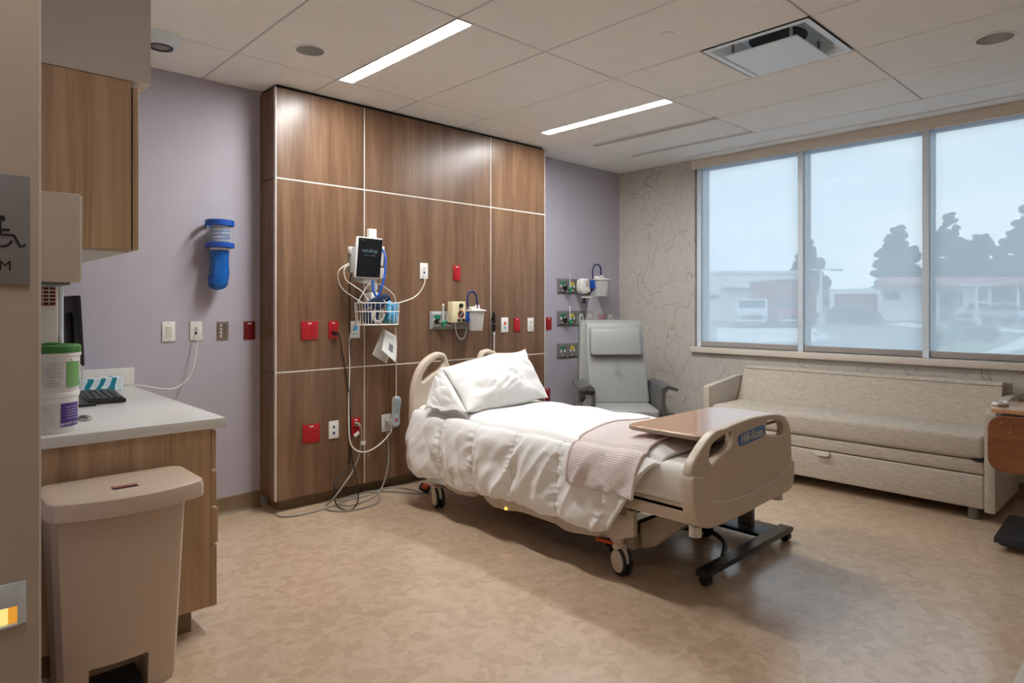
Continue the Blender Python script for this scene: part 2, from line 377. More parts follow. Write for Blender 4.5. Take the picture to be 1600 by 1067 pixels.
# ================================================================== the room
XW, YH, ZC = 5.57, 4.24, 2.71
XL, YE = .214, 1.6          # corner of the washroom block beside the entry
X0, Y0 = -1.5, -.5
struct(MB().box((X0-.12, Y0-.12, -.06), (XW+.2, YH+.12, 0)).build('floor', 'floor', smooth=0))
struct(MB().box((XL-.12, YH, 0), (XW+.2, YH+.12, 2.98)).build('wall_head', 'lav', smooth=0))
struct(MB().box((XL-.12, YE+.12, 0), (XL, YH, 2.98)).build('wall_left', 'lav', smooth=0))
struct(MB().box((X0, YE, 0), (XL, YE+.12, 2.98), .004, 1).build('wall_entry', 'beigewall', smooth=0))
struct(MB().box((X0-.12, Y0-.12, 0), (XW+.2, Y0, 2.98)).build('wall_rear', 'beigewall', smooth=0))
struct(MB().box((X0-.12, Y0, 0), (X0, YE+.12, 2.98)).build('wall_door_side', 'beigewall', smooth=0))
WY0, WY1, WZ0, WZ1 = .46, 3.34, .92, 2.68
b = MB()
b.box((XW, WY1, 0), (XW+.2, YH, 2.98)); b.box((XW, Y0, 0), (XW+.2, WY0, 2.98)); b.box((XW, WY0, 0), (XW+.2, WY1, WZ0)); b.box((XW, WY0, WZ1), (XW+.2, WY1, 2.98))
struct(b.build('wall_window', 'paper', smooth=0))
# soffit above the wall cabinet
struct(MB().box((XL, 2.745, 2.15), (.707, YH, ZC)).build('trim_1', 'soffit', smooth=0))

# ------------------------------------------------------------------ ceiling: tiles laid in a grid
ceil = struct(MB().box((X0-.12, Y0-.12, ZC+.15), (XW+.2, YH+.12, ZC+.26)).build('ceiling', 'slab', smooth=0))
GX = [-1.5, -1.074, -.461, .152, .765, 1.377, 1.990, 2.603, 3.216, 3.829, 4.442, 5.055]
GY = [-.5, .12, 1.305, 2.49, 3.675, YH]
g = .0048
HOLES = ((1.652, 3.355, .0745), (4.175, .745, .0825))
def tile(x0, x1, y0, y1):
    for hx, hy, hr in HOLES:
        if x0 < hx < x1 and y0 < hy < y1:
            ci = [(hx+hr*math.cos(2*PI*i/48), hy+hr*math.sin(2*PI*i/48)) for i in range(48)]
            put(curve_plate([[(x0+g, y0+g), (x1-g, y0+g), (x1-g, y1-g), (x0+g, y1-g)], ci], .022, .0005, 0, smooth_loops=False), T((0, 0, ZC+.011)), 'ceiling_tile', 'tile', ceil, smooth=0)
            return
    bb = MB(); bb.box((x0+g, y0+g, ZC), (x1-g, y1-g, ZC+.022), .003, 1); bb.build('ceiling_tile', 'tile', ceil, smooth=0)
L1, L2 = (1.995, 2.09), (3.79, 3.885)
for i in range(len(GX)-1):
    for j in range(len(GY)-1):
        x0, x1, y0, y1 = GX[i], GX[i+1], GY[j], GY[j+1]
        if j == 3 and i == 6: x0 = L1[1]
        if j == 3 and i == 8: x1 = L2[0]
        if j == 3 and i == 9: x0 = L2[1]; x1 = 4.40
        if j == 3 and i == 10: x0 = 4.50; x1 = 4.97
        if j == 2 and i == 8: y0 = 1.90
        if j == 1 and i == 3: x0 = .255
        if x1 <= XL and y0 >= YE: continue
        if (x0 < .707 and y0 > 2.7): x0 = .70
        tile(x0, x1, y0, y1)
bg_ = MB()
for x in GX[1:]: bg_.box((x-.010, Y0, ZC+.010), (x+.010, YH, ZC+.028))
for y in GY[1:-1]: bg_.box((X0, y-.010, ZC+.0098), (5.06, y+.010, ZC+.0278))
bg_.build('ceiling_grid', 'grid', ceil, smooth=0)
MB().box((5.062, Y0, ZC), (XW, YH, ZC+.03), .002, 1).build('gypsum_border', 'gyp', ceil, smooth=0)
# shallow step of the shade pocket along the window
MB().box((5.40, Y0, ZC-.012), (XW, WY1+.02, ZC+.0)).build('pocket_edge', 'gyp', ceil, smooth=0)

# linear lights, slots, downlights, diffuser, sprinkler cap, speaker
def linear_light(x0, x1, label, y0=2.496, y1=3.669, mat='lamp'):
    t = thing('linear_ceiling_light', ((x0+x1)/2, (y0+y1)/2, ZC), label, 'ceiling light', 'recessed linear lights over the bed')
    b = MB(); b.box((x0, y0, ZC-.002), (x0+.004, y1, ZC+.028)); b.box((x1-.004, y0, ZC-.002), (x1, y1, ZC+.028)); b.box((x0, y0, ZC-.002), (x1, y0+.004, ZC+.028)); b.box((x0, y1-.004, ZC-.002), (x1, y1, ZC+.028))
    b.build('housing', 'white', t)
    MB().box((x0+.004, y0+.004, ZC+.003), (x1-.004, y1-.004, ZC+.009)).build('diffuser', mat, t, smooth=0)
linear_light(*L1, 'lit linear ceiling light above the left side of the bed')
linear_light(*L2, 'lit linear ceiling light nearer to the window')
def slot(x0, x1, label):
    t = thing('slot_diffuser', ((x0+x1)/2, 3.08, ZC), label, 'air slot', 'grey air slots in the ceiling')
    y0, y1 = 2.50, 3.66
    b = MB(); b.box((x0, y0, ZC-.001), (x0+.012, y1, ZC+.027)); b.box((x1-.012, y0, ZC-.001), (x1, y1, ZC+.027)); b.box((x0, y0, ZC+.012), (x1, y1, ZC+.028)); b.build('frame', 'tile', t)
    for k in range(2):
        xx = x0+.012+(x1-x0-.024)*(k+.5)/2; MB().box((xx-.013, y0, ZC+.004), (xx+.011, y1, ZC+.013)).build('vane', 'grid', t, smooth=0)
# fill light added above the entry, unseen behind the camera, brightens the near wall
linear_light(.158, .253, 'added linear fill light above the entry, out of view', .126, 1.299, 'lampfill')
slot(4.405, 4.497, 'grey linear air slot beside the light nearer the window')
slot(4.975, 5.05, 'grey linear air slot closest to the window wall')
def downlight(x, y, r, label):
    t = thing('downlight', (x, y, ZC), label, 'ceiling light', 'unlit recessed downlights')
    MB().lathe([(r+.012, -.001), (r+.012, .004-.008), (r, -.005), (r, .0)], (x, y, ZC), 32, cap=False).build('trim_ring', 'tile', t)
    MB().lathe([(r, -.004), (r*.97, .01), (r*.86, .06), (r*.72, .10), (0, .10)], (x, y, ZC), 32, cap=False).build('reflector', 'reflector', t)
    MB().lathe([(0, .088), (r*.5, .090), (r*.6, .099)], (x, y, ZC), 24).build('lens', 'frost', t)
downlight(1.652, 3.355, .074, 'unlit round silver downlight left of the long light')
downlight(4.175, .745, .082, 'unlit round silver downlight above the window end at right')
t = thing('ceiling_speaker', (1.005, 3.72, ZC), 'white round ceiling speaker with dark ring near the cabinet soffit', 'speaker')
MB().lathe([(.0, .0), (.098, .0), (.098, -.012), (.085, -.05), (.078, -.056), (.06, -.056), (.06, -.05), (0, -.05)], (1.005, 3.72, ZC), 32).build('body', 'metalwhite', t)
MB().lathe([(.06, -.052), (.058, -.06), (.046, -.06), (.044, -.052)], (1.005, 3.72, ZC), 32, cap=False).build('ring', 'black', t)
MB().lathe([(0, -.056), (.043, -.056), (.043, -.0505), (0, -.0505)], (1.005, 3.72, ZC), 24).build('lens', 'pewter', t)
c = tag(MB().lathe([(0, -.004), (.034, -.004), (.037, -.001), (.037, .001), (0, .001)], (2.89, 1.895, ZC), 28).build('sprinkler_cap', 'tile'), 'flat round sprinkler cover plate in a ceiling tile', 'sprinkler cap')
# plaque diffuser
t = thing('air_diffuser', (3.52, 1.6, ZC), 'square white plaque air diffuser in the ceiling', 'air vent')
x0, x1, y0, y1 = 3.226, 3.819, 1.315, 1.892
b = MB()
def ring(b, o, z0, i, z1):
    A = [b.bm.verts.new((px, py, z0)) for px, py in ((o[0], o[2]), (o[1], o[2]), (o[1], o[3]), (o[0], o[3]))]
    B = [b.bm.verts.new((px, py, z1)) for px, py in ((i[0], i[2]), (i[1], i[2]), (i[1], i[3]), (i[0], i[3]))]
    for k in range(4): b.bm.faces.new((A[k], A[(k+1) % 4], B[(k+1) % 4], B[k]))
ins = lambda d: (x0+d, x1-d, y0+d, y1-d)
ring(b, ins(0), ZC-.001, ins(.03), ZC-.003); ring(b, ins(.03), ZC-.003, ins(.05), ZC+.02); ring(b, ins(.05), ZC+.02, ins(.09), ZC+.06); ring(b, ins(.09), ZC+.06, ins(.12), ZC+.07); ring(b, ins(.12), ZC+.07, ins(.28), ZC+.0705)
b.build('pan', 'metalwhite', t, smooth=0)
MB().lathe([(.15, .0), (.15, -.008), (.14, -.008), (.14, -.002), (0, -.002)], (3.52, 1.6, ZC+.07), 28, cap=False).build('duct_collar', 'slot', t)
MB().box((x0+.105, y0+.10, ZC-.026), (x1-.06, y1-.075, ZC-.018), .003, 1).build('plaque', 'metalwhite', t)
for px, py in ((x0+.13, y0+.14), (x1-.11, y0+.14), (x0+.13, y1-.11), (x1-.11, y1-.11)): MB().box((px-.008, py-.006, ZC-.02), (px+.008, py+.006, ZC+.06)).build('bracket', 'chrome', t)

# ------------------------------------------------------------------ cove base
def cove(name, p0, p1, nrm):
    p0 = Vector(p0); p1 = Vector(p1); n = Vector(nrm)
    prof = [(.0, .0), (.028, .0), (.018, .006), (.010, .02), (.007, .04), (.007, .10), (.0, .105)]
    b = MB(); A = [b.bm.verts.new(p0+n*a+Vector((0, 0, z))) for a, z in prof]; B = [b.bm.verts.new(p1+n*a+Vector((0, 0, z))) for a, z in prof]
    for i in range(len(prof)): k = (i+1) % len(prof); b.bm.faces.new((A[i], A[k], B[k], B[i]))
    b.bm.faces.new(A[::-1]); b.bm.faces.new(B)
    return struct(b.build(name, 'base'))
cove('baseboard_head', (.93, YH, 0), (1.738, YH, 0), (0, -1, 0)); cove('baseboard_head_right', (4.184, YH, 0), (XW, YH, 0), (0, -1, 0))
cove('baseboard_window', (XW, YH, 0), (XW, Y0, 0), (-1, 0, 0)); cove('baseboard_entry', (X0, YE, 0), (XL, YE, 0), (0, -1, 0)); cove('baseboard_left', (XL, YE+.12, 0), (XL, 2.74, 0), (1, 0, 0)); cove('baseboard_rear', (X0, Y0, 0), (XW, Y0, 0), (0, 1, 0))

# ------------------------------------------------------------------ walnut headwall
PX0, PX1, PY = 1.738, 4.184, 4.0
hw = thing('headwall_panelling', (2.96, 4.12, 0), 'tall walnut panelled headwall with pale joint lines behind the bed', 'wall panelling')
MB().box((PX0+.022, PY+.022, .10), (PX1-.022, YH-.001, 2.69)).build('core', 'strip', hw, smooth=0)
MB().box((PX0+.05, PY+.07, .0), (PX1-.05, YH-.001, .11)).build('recessed_base', 'base', hw, smooth=0)
MB().box((PX0+.015, PY+.018, 2.685), (PX1-.015, YH-.001, ZC)).build('top_gap', 'dark', hw, smooth=0)
XS = [PX0, 2.372, 3.545, PX1]; ZS = [.079, .890, 2.118, 2.688]
for i in range(3):
    for k in range(3):
        gx0 = .004 if i else .005; gx1 = .004 if i < 2 else .005
        MB().box((XS[i]+gx0, PY, ZS[k]+(.005 if k else 0)), (XS[i+1]-gx1, PY+.021, ZS[k+1]-(.005 if k < 2 else 0)), .0012, 1).build('wood_panel', 'panelwood', hw, smooth=0)
for xx, x2 in ((PX0, PX0+.021), (PX1-.021, PX1)):
    for k in range(3): MB().box((xx, PY+.026, ZS[k]+(.003 if k else 0)), (x2, YH-.001, ZS[k+1]-(.003 if k < 2 else 0)), .001, 1).build('side_panel', 'panelside', hw, smooth=0)
for xx in (XS[1], XS[2]): MB().box((xx-.003, PY+.001, ZS[0]), (xx+.003, PY+.022, ZS[3])).build('joint_strip', 'strip', hw, smooth=0)
for zz in (ZS[1], ZS[2]): MB().box((PX0+.001, PY+.0012, zz-.004), (PX1-.001, PY+.0225, zz+.004)).build('joint_strip', 'strip', hw, smooth=0)
for xx in (PX0, PX1-.006): MB().box((xx, PY-.001, ZS[0]), (xx+.006, PY+.025, ZS[3])).build('corner_strip', 'strip', hw, smooth=0)

# ------------------------------------------------------------------ window
win = bpy.data.objects.new('window_1', None); COL.objects.link(win); struct(win); win.location = (XW+.1, 1.9, WZ0); ORG['window_1'] = Vector(win.location)
fx0, fx1 = 5.606, 5.735
posts = [(3.278, 3.34), (2.316, 2.364), (1.391, 1.439), (.46, .522)]
for a, c in posts:
    MB().box((fx0, a, WZ0), (fx1, c, WZ1), .004, 1).build('window_frame', 'metalwhite', win); 
for (a, c) in ((2.364, 3.278), (1.439, 2.316), (.522, 1.391)):
    MB().box((fx0+.004, a, 2.622), (fx1-.002, c, WZ1), .003, 1).build('window_rail', 'metalwhite', win)
    MB().box((fx0+.004, a, WZ0), (fx1-.002, c, WZ0+.055), .003, 1).build('window_rail', 'metalwhite', win)
    MB().box((5.698, a, WZ0+.055), (5.704, c, 2.622)).build('glass_pane', 'glass', win, smooth=0)
    gb = MB()
    for e0, e1 in ((a, a+.010), (c-.010, c)): gb.box((5.69, e0, WZ0+.055), (5.712, e1, 2.622))
    gb.box((5.69, a, 2.612), (5.712, c, 2.622)); gb.build('gasket', 'grayp', win, smooth=0)
MB().box((5.525, WY0-.02, .870), (5.645, WY1+.025, .9215), .006, 2).build('window_sill', 'trimpaint', win)
v = tag(MB().box((5.535, WY0-.04, 2.613), (5.5695, WY1+.02, 2.698), .006, 2).build('shade_valance', 'trimpaint'), 'long beige valance hiding the roller shades above the window', 'valance')
sh = [((2.362, 3.292), 'roller shade over the leftmost window pane beside the corner'), ((1.438, 2.318), 'roller shade over the middle window pane with the tall tree'), ((.505, 1.392), 'roller shade over the rightmost window pane by the trees')]
for (a, c), l in sh:
    t = thing('roller_shade', (5.6, (a+c)/2, .94), 'grey see-through '+l, 'roller shade', 'solar roller shades on the window')
    MB().box((5.600, a, .965), (5.6008, c, 2.66)).build('shade_fabric', 'shade', t, smooth=0)
    MB().box((5.590, a+.003, .930), (5.608, c-.003, .975), .005, 2).build('hem_bar', 'hem', t)
    MB().cyl((5.602, a, 2.655), (5.602, c, 2.655), .022, n=14).build('roller_tube', 'hem', t)
chs = [(3.300, 'left end of the window'), (2.340, 'first mullion of the window'), (1.415, 'second mullion of the window'), (.482, 'right end of the window')]
for y, l in chs:
    t = thing('shade_channel', (5.6, y, WZ0), 'white vertical shade guide channel at the '+l, 'shade channel', 'shade guide channels')
    MB().box((5.575, y-.022, WZ0+.002), (5.588, y+.022, 2.66), .002, 1).build('cover', 'metalwhite', t)
    MB().box((5.588, y-.010, WZ0+.002), (5.604, y+.010, 2.66)).build('web', 'metalwhite', t, smooth=0)
    for z in (.99, 1.14): MB().cyl((5.5735, y, z), (5.576, y, z), .004, n=10).build('screw', 'grayp', t)
# ================================================================== hospital bed
BX = 2.955
bed = thing('hospital_bed', (BX, 2.55, 0), 'cream hospital bed with moulded head and foot boards in the middle of the room', 'bed')
def board(name, loops, y, depth, bev, mat='cream', parent=bed):
    return put(curve_plate(loops, depth, bev), T((0, y, 0)) @ FACE_NY, name, mat, parent, smooth=50)
# footboard outline
fo = [(2.462, .56), (2.464, .61), (2.508, .662), (2.603, .722), (2.68, .750), (2.755, .752), (2.862, .762), (3.004, .770), (3.16, .766), (3.25, .760), (3.33, .748), (3.40, .712), (3.438, .66), (3.450, .56), (3.450, .44), (3.430, .362), (3.30, .346), (3.155, .343), (3.0, .336), (2.862, .332), (2.70, .332), (2.579, .343), (2.490, .386), (2.464, .46)]
fhL = [(2.612, .630), (2.622, .680), (2.66, .704), (2.72, .721), (2.79, .727), (2.818, .718), (2.818, .676), (2.78, .652), (2.70, .632), (2.645, .608)]
fhR = [(3.168, .730), (3.25, .731), (3.322, .720), (3.360, .690), (3.365, .655), (3.335, .642), (3.25, .652), (3.168, .668)]
fb = board('footboard', [fo, fhL, fhR], 1.515, .045, .009)
lo_ = [(2.458, .575), (2.50, .578), (2.56, .560), (2.61, .462), (2.70, .436), (2.80, .424), (2.90, .418), (3.0, .418), (3.10, .42), (3.19, .426), (3.30, .444), (3.40, .474), (3.452, .495), (3.455, .44), (3.433, .357), (3.30, .341), (3.155, .338), (3.0, .331), (2.862, .327), (2.70, .327), (2.579, .338), (2.487, .383), (2.460, .46)]
board('bumper', [lo_], 1.510, .060, .010, parent=fb)
cap = MB(); cap.tube([AY(1134, 672, 1.51), AY(1136, 677, 1.492), AY(1140, 679, 1.51)], .006, 8); cap.build('grip_notch', 'cream', fb)
bd = board('name_badge', [[(2.865, .690), (2.88, .706), (3.00, .717), (3.115, .722), (3.135, .706), (3.13, .672), (3.10, .662), (2.91, .650), (2.88, .655), (2.865, .672)]], 1.4935, .006, .002, 'badge', fb)
put(text_mesh('Hill-Rom', .060, .0012, bold=.0006), T((3.000, 1.4895, .6865)) @ FACE_NY @ Matrix.Rotation(.045, 4, 'Z'), 'lettering', 'badgetxt', bd)
# headboard
h0 = [(2.56, .46), (2.506, .50), (2.503, .60), (2.509, .746), (2.545, .860), (2.608, .941), (2.70, .988), (2.762, .986), (2.795, .965), (2.826, .897), (2.86, .856), (2.91, .850)]
ho = h0+[(2*BX-x, z) for x, z in h0[::-1]]
hl = [(2.590, .800), (2.60, .842), (2.65, .905), (2.72, .944), (2.762, .945), (2.772, .915), (2.74, .875), (2.68, .845), (2.62, .812)]
board('headboard', [ho, hl, [(2*BX-x, z) for x, z in hl]], 3.64, .05, .018)
# frame, deck, base
fr = MB()
fr.box((2.575, 1.56, .335), (3.335, 3.60, .395), .01); fr.build('deck_frame', 'creamdark', bed)
for s in (-1, 1):
    x = BX+s*.395
    MB().box((x-.02, 1.55, .345), (x+.02, 1.95, .43), .006).build('foot_rail', 'cream', bed)
    MB().box((x-.018, 1.9, .30), (x+.018, 3.5, .38), .006).build('side_rail', 'creamdark', bed)
MB().box((2.54, 1.545, .395), (3.37, 3.60, .42), .006).build('deck', 'creamdark', bed)
MB().box((2.525, 1.55, .42), (3.385, 3.595, .60), .05, 4).build('mattress', 'sheet', bed)
# side fairings
for s in (-1, 1):
    x = BX+s*.385
    prof = [(3.47, .20), (3.47, .33), (1.86, .33), (1.86, .21), (1.95, .175), (2.24, .135), (2.30, .133), (2.36, .15), (2.60, .155), (2.66, .150), (2.74, .136), (2.86, .130), (2.93, .155), (2.96, .19), (3.0, .185), (3.04, .150), (3.2, .135), (3.3, .150)]
    fa = MB().prism(prof, 'yz', x-.014, x+.014).build('side_fairing', 'cream', bed)
    if s < 0:
        MB().box((x-.017, 2.36, .185), (x-.012, 2.52, .20)).build('vent_slot', 'graypd', fa)
        MB().sphere((x-.015, 2.752, .145), .009, 2).build('indicator_light', 'amberdot', fa)
        MB().box((x-.030, 3.30, .165), (x-.013, 3.50, .235), .008).build('head_bracket', 'metalwhite', fa)
        put(text_mesh('▲', .05, .0006), T((x-.031, 3.40, .235)) @ FACE_NX, 'mark', 'purple', fa) if False else MB().box((x-.0315, 3.33, .228), (x-.012, 3.37, .238)).build('purple_sticker', 'purple', fa)
base = MB(); base.box((2.60, 3.33, .12), (3.31, 3.47, .20), .015); base.box((2.60, 1.89, .12), (3.31, 2.02, .20), .015); base.box((2.62, 1.95, .14), (2.69, 3.40, .20), .01); base.box((3.22, 1.95, .14), (3.29, 3.40, .20), .01)
base.build('base_frame', 'creamdark', bed)
for y0, y1, z0, z1 in ((1.95, 2.5, .16, .37), (2.8, 3.35, .37, .16)):
    for s in (-1, 1):
        x = BX+s*.25; MB().tube([(x, y0, z0), (x, y1, z1)], .022, 8, 0).build('lift_arm', 'creamdark', bed)
MB().box((2.72, 2.25, .10), (3.19, 2.95, .19), .02).build('motor_box', 'black', bed)
# foot end gusset
MB().prism([(1.88, .13), (1.88, .25), (1.62, .40), (1.56, .40), (1.60, .33), (1.80, .16)], 'yz', 2.64, 2.665).build('foot_bracket', 'creamdark', bed)
MB().prism([(1.88, .13), (1.88, .25), (1.62, .40), (1.56, .40), (1.60, .33), (1.80, .16)], 'yz', 3.245, 3.27).build('foot_bracket', 'creamdark', bed)
def bed_caster(x, y, pedal):
    made = []
    c = MB(); c.cyl((x, y, .12), (x, y, .24), .022, n=14); c.box((x-.03, y-.03, .115), (x+.03, y+.03, .15), .012)
    o = c.build('caster', 'cream', bed); made.append(o)
    for s in (-1, 1):
        MB().lathe([(0, 0), (.05, 0), (.063, .004*s), (.066, .012*s), (.062, .020*s), (0, .020*s)], (x+s*.006, y-.02, .066), 28, 'X').build('wheel', 'rubber', o)
        MB().lathe([(0, .0), (.054, 0), (.05, .006*s), (0, .008*s)], (x+s*.026, y-.02, .069), 24, 'X').build('wheel_cover', 'cream', o)
    MB().prism([(y-.075, .07), (y-.07, .10), (y-.045, .135), (y, .148), (y+.03, .14), (y+.035, .11), (y+.01, .075)], 'yz', x-.010, x+.010).build('fork', 'cream', o)
    if pedal:
        MB().obox(Vector((x-.055, y+.045, .150)), (.10, .03, .016), Matrix.Rotation(.25, 3, 'Y') @ Matrix.Rotation(-.5, 3, 'Z'), .005).build('brake_pedal', 'orange', o)
        MB().box((x-.03, y+.0, .145), (x+.02, y+.05, .185), .008).build('pedal_bracket', 'offwhite', o)
    return o
def turn_caster(o, x, y, a):
    pv = Vector((x, y, 0))-ORG['hospital_bed']; R_ = T(pv) @ Matrix.Rotation(a, 4, 'Z') @ T(-pv)
    for q in [o]+list(o.children): q.data.transform(R_)
for x, y, p in ((2.585, 1.965, 1), (3.335, 1.965, 0), (2.575, 3.43, 0), (3.335, 3.43, 0)): turn_caster(bed_caster(x, y, p), x, y, -.38)
# foot corner sockets
for x in (2.555, 3.355): MB().cyl((x, 1.53, .30), (x, 1.53, .345), .028, n=16).build('bumper_socket', 'offwhite', bed)

# ------------------------------------------------------------------ bedding
SEC = [Vector(p) for p in ((3.478, 0, .33), (3.478, 0, .44), (3.47, 0, .54), (3.435, 0, .605), (3.36, 0, .630), (3.20, 0, .640), (2.95, 0, .645), (2.75, 0, .643), (2.60, 0, .632), (2.515, 0, .606), (2.478, 0, .555), (2.458, 0, .47), (2.450, 0, .38), (2.452, 0, .30), (2.468, 0, .215))]
CS = catmull(SEC, 12); acc = [0]
for a, c in zip(CS, CS[1:]): acc.append(acc[-1]+(c-a).length)
LEN = acc[-1]
def sec(t):
    d = max(0, min(1, t))*LEN
    lo, hi = 0, len(acc)-1
    while hi-lo > 1:
        m = (lo+hi)//2
        if acc[m] <= d: lo = m
        else: hi = m
    k = (d-acc[lo])/max(1e-9, acc[hi]-acc[lo]); p = CS[lo].lerp(CS[hi], k); tg = (CS[hi]-CS[lo]).normalized()
    return p, Vector((tg.z, 0, -tg.x))
T_EDGE = next(i for i, p in enumerate(CS) if p.x < 2.545)/ (len(CS)-1)
T_EDGE = acc[int(T_EDGE*(len(CS)-1))]/LEN
SEAMS = [3.26, 2.94, 2.62, 2.28, 1.97]
def foot_end(t):            # the comforter slopes back from the foot where it hangs
    k = max(0, (t-T_EDGE)/(1-T_EDGE)); return 1.70+.27*k**1.3 if t > T_EDGE else 1.70
def surf(s, t, off=0.0):
    p, n = sec(t); y0 = 3.605; y1 = foot_end(t); y = y0+(y1-y0)*s
    k = max(0.0, (t-T_EDGE)/(1-T_EDGE)); side = min(1, k*4); rs = max(0, (.2-t)/.2)
    ds = min(abs(y-q) for q in SEAMS); kk = min(1, max(0, k))
    puff = (.030*min(1, ds/.12)**.65-.016)*side+.010*min(1, ds/.14)*(1-side)
    seam = -.014*math.exp(-((t-T_EDGE)/.010)**2)
    dia = y*4.6-kk*1.1
    rid = 1-abs(noise.noise(Vector((dia*1.9, kk*1.1, 1.3))))*2.2
    wr = (.020*rid+noise.noise(Vector((y*3.5+kk, kk*2.5, 6.1)))*.022+noise.noise(Vector((y*14-kk*5, kk*5, 4.1)))*.008)*side*min(1, .25+kk*1.5)
    pk = noise.noise(Vector((y*16, kk*26, 9.2)))*.010*math.exp(-(ds/.045)**2)*side
    fold = abs(noise.noise(Vector((y*11+1.2*kk, kk*.9, 3))))
    gather = (.022*fold-.006)*side*min(1, .2+kk)*(1 if y > 2.75 else .35)
    top = noise.noise(Vector((p.x*3, y*3, 7)))*.012*(1-side)
    hem = -.022*max(0, (k-.88)/.12)**2
    o = puff+seam+wr+pk+gather+top+hem
    # rounded head corner
    hd = max(0, 1-s/.05); xin = .02*hd*hd
    q = p+n*(o+off); q.y = y+noise.noise(Vector((t*8, s*2, 5)))*.012*side
    if t > .5: q.x += xin*side
    q.z += (.022*noise.noise(Vector((y*3.2, 3.3, k)))-.02*math.exp(-(ds/.05)**2)*0)*k
    if s > .93: q.z -= .05*((s-.93)/.07)**2*(1-side)*.6
    return q
NU, NV = 300, 210
comf = tag(MB().grid(lambda a, c: surf(a, c), NU, NV).build('comforter', 'fabric', smooth=180, solid=.018), 'puffy white quilted comforter spread over the bed', 'comforter')
# stitched seams as fine piping
for i, q in enumerate(SEAMS):
    pts = []
    for j in range(40):
        t = T_EDGE+.004+(1-T_EDGE-.01)*j/39; s = (q-3.605)/(foot_end(t)-3.605)
        if 0 <= s <= 1: pts.append(surf(s, t, .0015))
    if len(pts) > 3: MB().tube(pts, .0016, 5, 0).build('stitching', 'thread', comf)
MB().tube([surf(i/79*.97, T_EDGE, .001) for i in range(80)], .002, 5, 0).build('stitching', 'thread', comf)
# waffle blanket folded over the foot half
t_hang = 1-.215/LEN
t_far = next(acc[i]/LEN for i, p in enumerate(CS) if p.x < 3.22)
def bl(a, c):
    t = t_far+(t_hang-t_far)*c; y = (2.235+.03*math.sin(c*5)-.02*c)+(1.805-2.235-.01*math.sin(c*4))*a
    s = (y-3.605)/(foot_end(t)-3.605)
    q = surf(s, t, .012+.005*noise.noise(Vector((a*3, c*5, 2)))); q.y = y; return q
blk = tag(MB().grid(bl, 60, 90, uv=lambda a, c: (a*.44, c*(t_hang-t_far)*LEN)).build('waffle_blanket', 'waffle', smooth=180, solid=.010), 'pale pink waffle blanket folded across the foot of the bed', 'blanket')
MB().tube([bl(.012, i/50) for i in range(51)], .009, 8, 0).build('folded_edge', 'waffle', blk)
MB().tube([bl(1-.012, i/50) for i in range(51)], .007, 8, 0).build('folded_edge', 'waffle', blk)
# pillow leaning on the headboard
A, B, C_, D = Vector((2.53, 3.07, .660)), Vector((3.30, 3.12, .672)), Vector((3.410, 3.46, .990)), Vector((2.655, 3.50, .895))
nrm = (B-A).cross(D-A).normalized()
def pil(sgn):
    def f(a, c):
        u, v = 2*a-1, 2*c-1
        pin = .075*(1-abs(u)**2.5)*abs(v)**3; pin2 = .055*(1-abs(v)**2.5)*abs(u)**3
        e = max(abs(u), abs(v))**6
        a2 = .5+.5*u*(1-pin2)+.012*noise.noise(Vector((c*5, u, 3.7)))*e; c2 = .5+.5*v*(1-pin)+.030*noise.noise(Vector((a*5, v, 8.7)))*e
        p = (A*(1-a2)+B*a2)*(1-c2)+(D*(1-a2)+C_*a2)*c2
        bx_ = max(0, (1-abs(u)**2.2))**.62*max(0, (1-abs(v)**2.2))**.62
        lean = 1.0+.35*(-v*.5-u*.35)                                  # filling settles towards the lower left
        th = .120*bx_*lean
        w1 = noise.noise(Vector((a*4+c*2.5, c*6, 2.2)))*.020; w2 = abs(noise.noise(Vector((a*5+c*4, c*3-a*2, 6))))*.022; w3 = noise.noise(Vector((a*13, c*8+a*7, 1.6)))*.004
        crk = max(0, 1-((u+.1)**2+(v+.55)**2)*2.2)*abs(noise.noise(Vector((a*7-c*6, c*5, 12))))*.024
        wr = (w1+w2+w3+crk)*(1 if sgn > 0 else .3)*max(0, (1-u**4)*(1-v**4))**.5
        return p+nrm*sgn*(th+wr)
    return f
pb = MB(); pb.grid(pil(1), 90, 70); pb.grid(pil(-1), 90, 70); bmesh.ops.remove_doubles(pb.bm, verts=pb.bm.verts, dist=.0004)
po = tag(pb.build('pillow', 'fabric', smooth=180), 'plump white pillow propped against the headboard', 'pillow')
E0, E1 = Vector((2.475, 3.43, .645)), Vector((2.62, 3.54, .80))
def flap(a, c):
    p = D.lerp(A, a); q = E1.lerp(E0, a**.8); m = p.lerp(q, c)
    bulge = math.sin(c*PI)*math.sin(min(1, a*1.15)*PI)
    wv = noise.noise(Vector((a*2+c*2, c*3, 2)))*.034+abs(noise.noise(Vector((a*3, c*5+a*2, 5))))*.022
    return m+Vector((-.030, -.05, .012))*bulge+nrm*(wv*min(1, c*4))
MB().grid(flap, 44, 34).build('pillowcase_hem', 'fabric', po, smooth=180, solid=.006)
for kk_ in (.22, .30, .38): MB().tube([flap(i/40, kk_)+nrm*.002 for i in range(41)], .0012, 5, 0).build('hem_stitching', 'thread', po)

